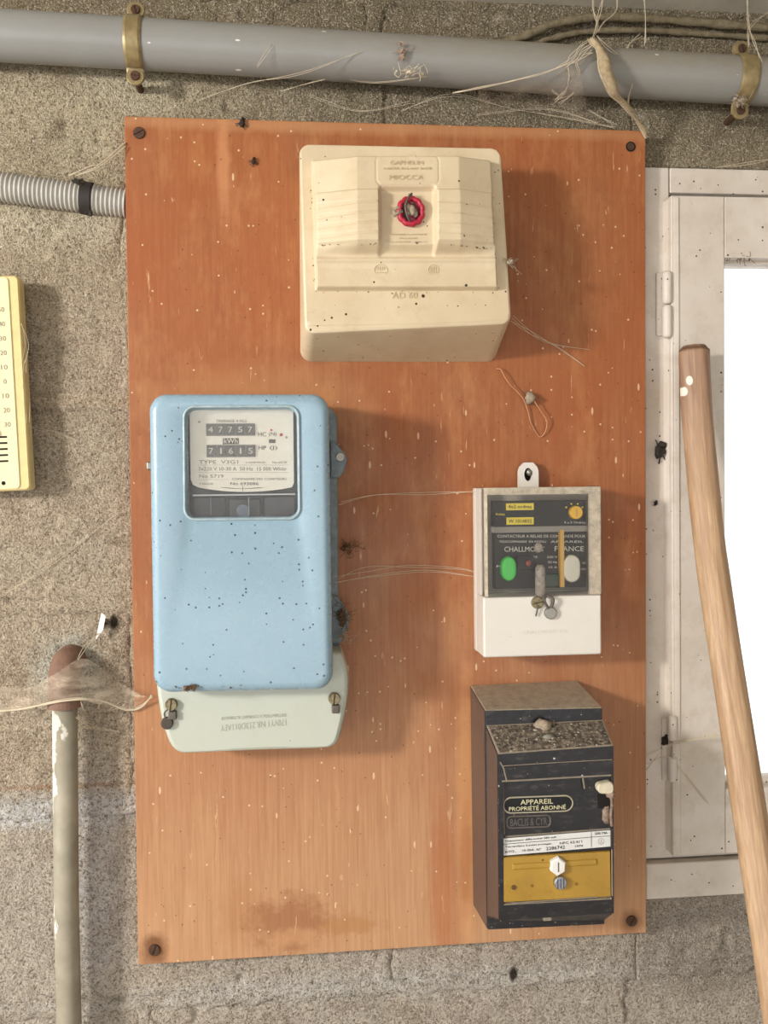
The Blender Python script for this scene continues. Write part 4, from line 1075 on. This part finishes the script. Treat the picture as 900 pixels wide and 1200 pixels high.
# keep it in front of the wall up to the board edge; behind the board it dives into the wall
for i in range(nseg+1):
    t = i/nseg; p = ca + (cb-ca)*t; pts_.append(p); rs.append(.0138 + .0012*math.sin(2*math.pi*t*L/.0043))
xb = P(146, 240, BD).x
keep = [i for i, p in enumerate(pts_) if p.x < xb + .0]
pts_ = [pts_[i] for i in keep]; rs = [rs[i] for i in keep]
m.tube(pts_, rs, 24); m.build('tube', M['conduit'], cd, smooth=True)
M['tape'] = plain('black_tape', '2e2822', .7, var=.4, dark='181411')
m = MB(); tpts = [p for p in pts_ if P(88, 230, .03).x < p.x < P(102.5, 230, .03).x]; m.tube(tpts, .0158, 24)
m.build('tape_band', M['tape'], cd, smooth=True)
m = MB(); m.lump(P(92, 213, .03), .0045, 31, .5, (1.3, .6, .7)); m.build('tape_end', M['tape'], cd)
m = MB(); m.lump(P(103, 250, .03), .003, 32, .5, (1.6, .6, .8)); m.build('tape_end', M['tape'], cd)

def painted_pipe():
    t = NT('chipped_painted_pipe'); p = t.world_pos()
    c = t.mix(t.ramp(t.noise(p, 30, 5), .35, .7), hexc('8d8674'), hexc('a79f8c'))
    n = t.noise(t.scale(p, 1, 1, .45), 55, 5, .6)
    sp_ = t.node('ShaderNodeSeparateXYZ'); t.set(sp_.inputs[0], p)
    left = t.ramp(sp_.outputs[0], P(78, 1000, .03).x, P(66, 1000, .03).x, -.12, .12)
    top = t.ramp(sp_.outputs[2], P(75, 1030, .03).z, P(75, 860, .03).z, -.12, .07)
    c = t.mix(t.ramp(t.math('ADD', n, t.math('ADD', left, top)), .56, .6), c, hexc('ddd8cb'))
    c = t.mix(t.specks(p, 60, .2, .1), c, hexc('6c5a44'))
    return t.fin(c, .6, t.bump(n, .3, .001))
M['pipe_paint'] = painted_pipe()
M['copper'] = plain('rusty_brown_pipe', '8a6a58', .7, .1, var=.8, scale=60, dark='5c443a', bumpy=.4)
wp = thing('water_pipe', 'vertical grey painted pipe with flaking paint and brown elbow, left of the board', 'pipe', Vector((P(77, 1190, .03).x, -.03, 0)))
vx = P(76.5, 1000, .028).x; R1 = .0119
tp = P(76.5, 826, .028); MB().tube([Vector((P(76, 826, .028).x, -.028, tp.z)), Vector((vx, -.028, tp.z-.2)), Vector((vx + .001, -.028, .0))], R1, 28).build('riser', M['pipe_paint'], wp, smooth=True)
ex = P(75, 800, .028).x
el = [Vector((ex + .001, .03, P(75, 779, .03).z)), Vector((ex + .001, -.006, P(75, 779, .03).z)), Vector((ex, -.020, P(75, 784, .03).z)), Vector((ex, -.027, P(75, 799, .03).z)), Vector((ex, -.028, P(75, 829, .03).z))]
MB().tube(smooth_path(el, 6), [.0150 + .0008*math.sin(i*1.3)*0 for i in range(25)], 28).build('elbow', M['copper'], wp, smooth=True, label='brown rusty elbow')
MB().tube([Vector((ex, -.028, P(75, 818, .03).z)), Vector((ex, -.028, P(75, 829, .03).z))], .0158, 28).build('collar', M['copper'], wp, smooth=False)

# dusty cable under the ceiling
M['dust_cable'] = plain('dust_coated_cable', '82765f', 1.0, var=.7, scale=150, dark='4f4636', bumpy=.9, spec=.1)
for k, (pts_, r, lab) in enumerate((
    ([(560, 58, .006), (610, 44, .008), (655, 27, .010), (710, 20, .010), (790, 24, .010), (900, 33, .010), (1010, 40, .010)], .0042, 'thick dust coated cable curving over the grey pipe below the ceiling'),
    ([(540, 72, .003), (600, 62, .005), (640, 47, .006), (690, 37, .006), (760, 36, .006), (840, 41, .006), (1010, 52, .006)], .0030, 'thinner lower dust coated cable just above the grey pipe'))):
    pp = smooth_path([P(*q) for q in pts_], 10)
    o = MB().tube(pp, [r*(1 + .15*math.sin(i*1.7) + .1*math.sin(i*.6)) for i in range(len(pp))], 10).build('cable', M['dust_cable'], None, smooth=True, origin=pp[0])
    tag(o, lab, 'cable', None)

# ------------------------------------------------------------------ thermometer
M['thermo'] = plain('cream_plastic', 'e9ddb0', .4, var=.25, dark='cdbb84')
M['thermo_edge'] = plain('yellowed_edge', 'dcc98c', .4, var=.3)
TH = .027
tO = P(-11, 450, TH); tX = (P(25.5, 450, TH) - tO); Wt = tX.length
tZ = (P(18.5, 331, TH) - P(31.5, 568, TH)).normalized(); tX = Vector((tZ.z, 0, -tZ.x))
ppm = (.93 - TH)/F_PX
def T(u, v, d=TH): q = tO + tX*(u*ppm) + tZ*(v*ppm); return Vector((q.x, -d, q.z))
th = thing('wall_thermometer', 'cream plastic wall thermometer cut off by the left edge of the photo', 'thermometer', T(0, -122, .02))
m = MB(); c = [T(-37, 121), T(36.5, 121), T(37, -121), T(-37, -121)]
m.loft([rrect(at_d(c, .010), .004, 5), rrect(at_d(c, TH - .002), .004, 5), rrect(at_d(inset(c, .0012), TH), .004, 5)]); m.build('backing', M['thermo_edge'], th)
m = MB(); c = inset([T(-37, 121), T(28, 121), T(28.5, -121), T(-37, -121)], .002); m.loft([rrect(at_d(c, TH - .001), .004, 5), rrect(at_d(c, TH + .0012), .004, 5)]); fp = m.build('scale_plate', M['thermo'], th, bevel=.0005)
TT = TH + .0013
for i, s in enumerate(('50', '40', '30', '20', '10', '0', '10', '20', '30')):
    v = 450 - (367.5 + i*16.1) - 2.6
    wd = 7 if len(s) == 2 else 3.5
    for side in (1, -1):
        c_ = 16.5*side - .2 + .0
        a = T(c_ - wd/2, v, TT); b = T(c_ + wd/2, v, TT); text(s, a, b, .0047, M['grey_ink'], fp, thick=.0002, up=tZ, name='scale_number')
m = MB()
for j in range(65):
    v = 450 - (360 + j*2.22); ln = 5 if j % 5 else 7.5
    for side in (1, -1): m.tube([T(side*3.2, v, TT), T(side*(3.2+ln), v, TT)], .00014, 4)
m.build('graduation', M['grey_ink'], fp); 
m = MB(); m.tube([T(0, 95, TH + .003), T(0, -50, TH + .003)], .0022, 12); m.build('glass_tube', clear_glass('thermometer_glass', .25, haze_col='c9c2b4'), th, smooth=True)
m = MB(); m.tube([T(0, 10, TH + .003), T(0, -50, TH + .003)], .0007, 8); m.lump(T(0, -55, TH + .003), .0045, 3, 0); m.build('column', plain('blue_spirit', '7c86a8', .4), th, smooth=True)
for j in range(5):
    v = 450 - (510 + j*6.8); m = MB(); m.box(0, 1, 0, 1, 0, 1); a = [T(-15, v+1, TT-.0006), T(15, v+1, TT-.0006), T(15, v-1.1, TT-.0006), T(-15, v-1.1, TT-.0006)]
    m = MB(); m.loft([a, at_d(a, TT+.0002)]); m.build('vent_slot', M['hole'], fp)
for v in (-112, 112):
    q = T(8.5 if v < 0 else 0, v, TT); MB().disc((q.x, q.z), .0020, TT-.0006, TT+.0001, 14).build('hole', M['hole'], fp)

# ------------------------------------------------------------------ wooden handle leaning on the window
def stick_mat():
    t = NT('weathered_handle_wood'); p = t.world_pos()
    g = t.noise(t.scale(p, 150, 10, 7), 1.6, 6, .65, .6); f = t.noise(t.scale(p, 600, 30, 20), 1.5, 4, .7)
    c = t.mix(t.ramp(g, .3, .7), hexc('9d7b5b'), hexc('cbab87'))
    c = t.mix(t.ramp(f, .4, .75, 0, .5), c, hexc('7d5c40'))
    sp_ = t.node('ShaderNodeSeparateXYZ'); t.set(sp_.inputs[0], p)
    c = t.mix(t.ramp(sp_.outputs[2], P(820, 600, .06).z, P(820, 430, .05).z, 0, .75), c, t.mix(t.ramp(g, .3, .7), hexc('7c5c4c'), hexc('a5846c')))
    def at(x, y, d): q = P(x, y, d); return (q.x, q.y, q.z)
    for x, y in ((806, 446.5), (801, 459)): c = t.mix(t.blob(p, at(x, y, .06), (.0026, .0046), .3, .12), c, hexc('eadccc'))
    c = t.mix(t.specks(p, 70, .1, .15), c, hexc('3c2c20'))
    return t.fin(c, .55, t.bump(g, .35, .0015))
M['stick'] = stick_mat()
ctrl = [(813.5, 409, .048), (814.5, 440, .052), (818, 500, .060), (829.5, 620, .082), (840, 700, .100), (878, 950, .156)]
sp3 = [P(*q) for q in ctrl]; dr = (sp3[-1] - sp3[-2]).normalized(); last = sp3[-1]
n_ext = 10
ext = [last + dr*(last.z/abs(dr.z))*(i/n_ext) for i in range(1, n_ext+1)]
path = smooth_path(sp3 + ext, 6)
m = MB(); rings = []
for i, p in enumerate(path):
    tt = (path[min(i+1, len(path)-1)] - path[max(i-1, 0)]).normalized()
    ux = (Vector((1, 0, 0)) - tt*tt.x).normalized(); uy = tt.cross(ux)
    ring = []
    for j in range(24):
        a = 2*math.pi*j/24; sq = (abs(math.cos(a))**3.2 + abs(math.sin(a))**3.2)**(-1/3.2) if i < 14 else (abs(math.cos(a))**2.4 + abs(math.sin(a))**2.4)**(-1/2.4)
        ra = a + .5
        r = .0150*sq*(1 + .012*math.sin(i*.9 + j) + .01*math.sin(j*2.1))
        ring.append(p + (ux*math.cos(ra) + uy*math.sin(ra))*r)
    if i == 0:
        rings.append([p + (q-p)*.25 + Vector((0, 0, .004)) for q in ring]); rings.append([p + (q-p)*.78 + Vector((0, 0, .0015)) for q in ring]); ring = [q + Vector((0, 0, -.004)) for q in ring]
    rings.append(ring)
m.loft(rings)
stk = m.build('wooden_stick', M['stick'], None, smooth=True, origin=Vector(path[-1]))
tag(stk, 'weathered wooden tool handle leaning against the white window frame', 'stick')

# ------------------------------------------------------------------ wire loop on a nail, insects, debris, cobwebs
nl = thing('nail_with_wire', 'dusty nail on the board holding a thin looped wire, between fuse box and relay box', 'nail', P(622, 468, BD))
m = MB(); m.lump(P(621, 466, BD + .005), .0062, 41, .35, (1, .9, 1)); m.build('dusty_nail_head', M['dust'], nl, smooth=True)
wl = [(582, 432, .019), (587, 433, .022), (590, 439, .024), (597, 450, .024), (607, 460, .023), (614, 469, .022), (619, 483, .021), (622, 495, .020), (628, 506, .019), (633, 512, .019), (639, 506, .021), (641, 494, .023), (636, 485, .024), (630, 476, .024), (625, 468, .024)]
M['wire'] = plain('pale_copper_wire', 'c08a62', .5, .2, var=.4)
m = MB(); m.tube(smooth_path([P(*q) for q in wl], 5), .00062, 6); m.build('wire', M['wire'], nl, smooth=True)
M['insect'] = plain('dark_insect', '241c14', .7, var=.5)
def insect(x, y, d, r, lab, seed, group=None):
    q = P(x, y, d); rnd = random.Random(seed); m = MB(); m.lump(q + Vector((0, -.001, 0)), r, seed, .3, (.8, .7, 1.1)); m.lump(q + Vector((r*.3, -.0015, r)), r*.55, seed+1, .2)
    for k in range(7):
        a = rnd.uniform(0, 6.28); b = q + Vector((math.cos(a)*r*1.9, .0004, math.sin(a)*r*1.9)); m.tube([q, (q+b)/2 + Vector((0, -.0015, 0)), b], r*.09, 4)
    o = m.build('dead_insect', M['insect'], None, origin=q); tag(o, lab, 'insect', group)
insect(283.5, 145, BD + .001, .0036, 'dark dead insect at the top edge of the board', 51)
insect(297, 189.5, BD + .001, .0027, 'dark dead insect on the board, just below the one at its top edge', 53)
insect(773, 529, FD + .001, .0070, 'large dark dead moth on the white window frame beside the board', 55)
insect(120, 731, .004, .0040, 'dark husk on the concrete wall above the brown elbow', 57)
insect(768, 590, FD + .001, .0022, 'small dead insect on the window frame below the dead moth', 58)
insect(779, 868, FD + .001, .0050, 'spindly dead spider beside the lower window hinge', 59)

def tuft(name, x, y, d, sx, sz, n, mat, lab, cat, seed, lumps=6, thick=.0003):
    rnd = random.Random(seed); q = P(x, y, d); m = MB()
    for _ in range(lumps):
        m.lump(q + Vector((rnd.gauss(0, sx*.4), rnd.uniform(-.004, .002), rnd.gauss(0, sz*.4))), rnd.uniform(.0012, .0032), rnd.randint(0, 999), .6, sub=1)
    for _ in range(n):
        a = q + Vector((rnd.gauss(0, sx*.5), rnd.uniform(-.006, .003), rnd.gauss(0, sz*.5))); b = a + Vector((rnd.gauss(0, .003), rnd.gauss(0, .002), rnd.gauss(0, .003))); c = b + Vector((rnd.gauss(0, .0035), rnd.gauss(0, .002), rnd.gauss(0, .0035)))
        m.tube(smooth_path([a, b, c], 3), thick, 4)
    o = m.build(name, mat, None, origin=q); o['kind'] = 'stuff'; tag(o, lab, cat); return o
M['nest'] = plain('brown_debris', '7c6450', 1.0, var=.9, scale=500, dark='2f241b', spec=.1)
tuft('debris', 401, 722, .045, .006, .012, 45, M['nest'], 'brown tangle of debris caught beside the lower lug of the blue meter', 'debris', 61, 14)
tuft('debris', 404, 748, .055, .005, .007, 20, plain('light_debris', 'b59a7c', 1.0, var=.9, scale=500, dark='6a4f3a'), 'pale crumbly tuft under the debris at the right of the blue meter', 'debris', 62, 9)
tuft('debris', 408, 641, .026, .009, .005, 30, M['web_dark'], 'thin dark web clump on the board right of the blue meter', 'debris', 63, 3, .0003)
tuft('debris', 868, 300, .012, .014, .003, 40, M['web_dark'], 'dusty web clump at the top corner of the window pane', 'debris', 64, 4, .0003)
tuft('debris', 868, 118, .040, .006, .005, 20, M['dust'], 'dusty clump on the lower screw of the clip above the window', 'debris', 65, 6)
tuft('debris', 222, 805, .105, .006, .0022, 4, M['nest'], 'brown crumbs on the lower edge of the blue meter case', 'debris', 66, 6)
tuft('debris', 598, 307, .085, .003, .003, 10, M['dust'], 'dust clump on the right side of the cream fuse box', 'debris', 67, 4)
tuft('debris', 472, 60, .055, .004, .006, 14, plain('pink_grey_dust', 'a8907e', 1.0, var=.6, dark='6a5548'), 'small dusty tufts on the middle of the grey pipe', 'debris', 68, 4)
tuft('debris', 480, 86, .054, .016, .002, 26, M['web'], 'strip of pale web on the lower side of the grey pipe', 'debris', 69, 3, .0003)

# fallen paint flake hanging in the web
m = MB(); c = [P(119, 718, .012), P(124, 722, .014), P(121, 738, .012), P(112, 750, .010), P(115, 736, .010)]
m.loft([c, [p + Vector((0, -.0008, 0)) for p in c]]); o = m.build('paint_flake', plain('white_flake', 'ddd8ce', .7), None, origin=c[0]); tag(o, 'thin white paint flake on the concrete wall above the brown elbow', 'paint flake')

# twisted web rope from the ceiling over the pipe to the board corner
rope = thing('cobweb_rope', 'thick twisted rope of old cobweb from ceiling to the top right board corner', 'cobweb', P(757, 158, .03))
M['rope'] = plain('matted_web', 'b5a384', .95, var=.7, scale=260, dark='7d6a4e', bumpy=.8, spec=.1)
pr = [(692, 46, .058), (700, 54, .062), (707, 68, .064), (710, 84, .064), (716, 100, .060), (722, 112, .055), (732, 122, .045), (744, 138, .032), (753, 150, .023), (757, 160, .020)]
pp = smooth_path([P(*q) for q in pr], 6); nn = len(pp)
rr = [(.0020 + .0044*math.exp(-((i/nn-.35)/.22)**2) + .0009*math.sin(i*.55)*.6) for i in range(nn)]
MB().tube(pp, rr, 10).build('matted_core', M['rope'], rope, smooth=True)
m = MB(); rnd = random.Random(5)
for k in range(10):
    ph = rnd.uniform(0, 6.28); m.tube([p + Vector((math.cos(i*.35+ph), 0, math.sin(i*.35+ph)))*(rr[i]*1.05 + .0004) for i, p in enumerate(pp)], .0003, 4)
m.build('outer_strands', M['web'], rope)
def strands(name, lab, lists, seed, r=.0003, mat='web', jitter=.0012, copies=2, cat='cobweb'):
    rnd = random.Random(seed); m = MB()
    for L_ in lists:
        for _ in range(copies):
            pts_ = [P(*q) + Vector((rnd.gauss(0, jitter), rnd.gauss(0, jitter*.4), rnd.gauss(0, jitter))) for q in L_]
            m.tube(smooth_path(pts_, 6), r, 4)
    o = m.build(name, M[mat], None, origin=P(*lists[0][0])); o['kind'] = 'stuff'; tag(o, lab, cat); return o
strands('cobweb', 'fine web threads hanging from the ceiling above the twisted web rope',
        [[(697, -20, .05), (696, 10, .05), (699, 28, .055), (694, 46, .058)], [(706, -10, .05), (703, 12, .052), (698, 32, .056), (694, 46, .058)], [(724, -10, .03), (721, 10, .04), (708, 28, .05), (700, 38, .056)],
         [(754, -10, .03), (757, 20, .03), (758, 50, .035)], [(700, 42, .058), (712, 55, .055), (728, 65, .05), (745, 68, .05)], [(752, 40, .03), (738, 52, .04), (733, 66, .05)],
         [(742, 98, .05), (738, 112, .04), (736, 122, .03)]], 71, .00035)
strands('cobweb', 'web threads sweeping left from the twisted web rope across the grey pipe',
        [[(694, 46, .058), (682, 54, .06), (672, 66, .06), (662, 76, .058), (640, 84, .056), (600, 94, .054), (560, 104, .05), (530, 110, .02)], [(694, 50, .06), (684, 60, .06), (676, 70, .06), (662, 77, .058)], [(694, 60, .06), (686, 66, .06), (676, 72, .06)],
         [(664, 78, .058), (668, 90, .05), (664, 104, .035), (652, 118, .02)], [(676, 72, .06), (680, 92, .045), (672, 110, .03), (655, 120, .015)], [(640, 96, .04), (650, 108, .03), (656, 112, .025)]], 72, .00035, copies=3)
strands('cobweb', 'loose web threads on the dark wall between the grey pipe and the top of the board',
        [[(470, 128, .004), (530, 112, .01), (600, 128, .006), (660, 138, .006), (720, 148, .02)], [(230, 118, .005), (290, 100, .01), (350, 88, .05), (425, 60, .053)], [(300, 78, .05), (320, 55, .053), (350, 20, .02)], [(560, 134, .006), (640, 128, .01), (700, 144, .02)], [(690, 130, .015), (722, 146, .02)],
         [(330, 108, .008), (390, 92, .03), (440, 96, .03), (500, 90, .05)], [(360, 110, .004), (420, 128, .008), (480, 120, .006)]], 73, .0002, copies=2)
strands('cobweb', 'web threads from the conduit tape up to the left edge of the board', [[(80, 207, .033), (105, 198, .03), (125, 188, .025), (146, 166, .02)], [(88, 206, .033), (115, 195, .03), (146, 170, .02)]], 74, .0005)
strands('cobweb', 'pale web threads crossing the board right of the blue meter', [[(394, 678, .06), (430, 668, .022), (480, 664, .021), (540, 668, .02), (560, 672, .02)], [(394, 682, .06), (440, 676, .022), (500, 671, .021), (558, 676, .02)], [(398, 590, .05), (440, 580, .024), (500, 577, .021), (556, 574, .03)]], 75, .00025)
strands('cobweb', 'single web thread on the board below the right of the fuse box', [[(600, 376, .05), (620, 388, .03), (650, 404, .022), (685, 428, .02)], [(600, 370, .05), (640, 398, .022), (690, 410, .02)]], 76, .0002)
strands('cobweb', 'web threads hanging around the clip on the grey pipe above the window', [[(874, -5, .03), (876, 30, .04), (884, 50, .05), (890, 70, .05), (896, 95, .045)], [(876, 55, .05), (880, 30, .04), (900, 15, .02)], [(840, 196, .01), (880, 190, .01), (910, 186, .01)]], 77, .0003)
strands('cobweb', 'web threads strung across the lower window hinge', [[(757, 905, .02), (778, 880, .02), (800, 868, .022), (850, 858, .06)], [(757, 885, .02), (790, 872, .022), (848, 862, .06)], [(757, 896, .02), (782, 888, .02), (800, 905, .02), (832, 942, .02)]], 78, .0003)
strands('cobweb', 'web threads from the thermometer to the concrete wall beside it', [[(30, 500, .034), (50, 505, .02), (62, 506, .01), (85, 515, .004)], [(26, 395, .034), (30, 410, .02), (27, 440, .034)], [(28, 455, .027), (32, 470, .02), (31, 495, .034)], [(0, 700, .004), (60, 660, .004), (140, 600, .004)], [(26, 380, .034), (31, 405, .025), (28, 430, .034)]], 79, .00022)
strands('cobweb', 'web threads round the brown elbow and the top of the water pipe', [[(119, 740, .012), (104, 756, .02), (92, 775, .035)], [(94, 822, .04), (98, 832, .03), (101, 834, .02)], [(96, 853, .03), (118, 856, .01), (140, 857, .004)], [(116, 822, .03), (114, 832, .015), (112, 836, .01)], [(128, 835, .01), (142, 826, .012), (150, 823, .018)], [(90, 840, .045), (108, 850, .02), (118, 836, .01)]], 80, .00035)

# sagging veil of web between thermometer side, elbow and board
def veil_mat(lo=.04, hi=.48):
    t = NT('dusty_web_veil'); p = t.obj()
    tr = t.node('ShaderNodeBsdfTransparent'); df = t.node('ShaderNodeBsdfDiffuse'); df.inputs[0].default_value = hexc('c9b8a2')
    m_ = t.node('ShaderNodeMixShader'); n = t.noise(t.scale(p, 1, 1, 3), 35, 5, .7)
    t.set(m_.inputs[0], t.ramp(n, .38, .7, lo, hi)); t.set(m_.inputs[1], tr.outputs[0]); t.set(m_.inputs[2], df.outputs[0]); t.set(t.out.inputs[0], m_.outputs[0]); return t.m
M['veil'] = veil_mat(0, .30); M['veil_dense'] = veil_mat(.12, .62)
def veil(lab, top_, bot_, n=10, mat='veil'):
    a = smooth_path([P(*q) for q in top_], 8); b = smooth_path([P(*q) for q in bot_], 8)
    k = min(len(a), len(b)); m = MB(); rows = []
    for i in range(n+1):
        t = i/n; rows.append([a[j]*(1-t) + b[j]*t + Vector((0, -.004*math.sin(math.pi*t)*(1 + .4*math.sin(j*.7)), 0)) for j in range(k)])
    m.loft(rows, False, False, closed=False); o = m.build('cobweb_veil', M[mat], None, smooth=True, origin=a[0]); o['kind'] = 'stuff'; tag(o, lab, 'cobweb')
    return o
veil('translucent sagging veil of dusty cobweb across the water pipe elbow', [(-20, 800, .03), (30, 806, .03), (64, 790, .045), (100, 772, .04), (140, 800, .025), (166, 814, .03)], [(-20, 834, .03), (20, 832, .035), (62, 823, .045), (92, 820, .046), (148, 832, .025), (178, 815, .03)], mat='veil_dense')
strands('cobweb', 'thick pale lower hem of the sagging web veil across the water pipe', [[(-20, 834, .03), (20, 831, .035), (62, 823, .045), (92, 819.5, .046), (120, 822, .035), (148, 832, .025), (165, 828, .022), (178, 815, .03)]], 81, .0006, copies=4, jitter=.0006)
veil('faint web film between the grey pipe and the board top', [(560, 104, .05), (600, 94, .053), (640, 85, .055), (664, 77, .058), (680, 80, .055)], [(560, 140, .012), (600, 138, .008), (640, 132, .008), (670, 140, .012), (690, 146, .018)])
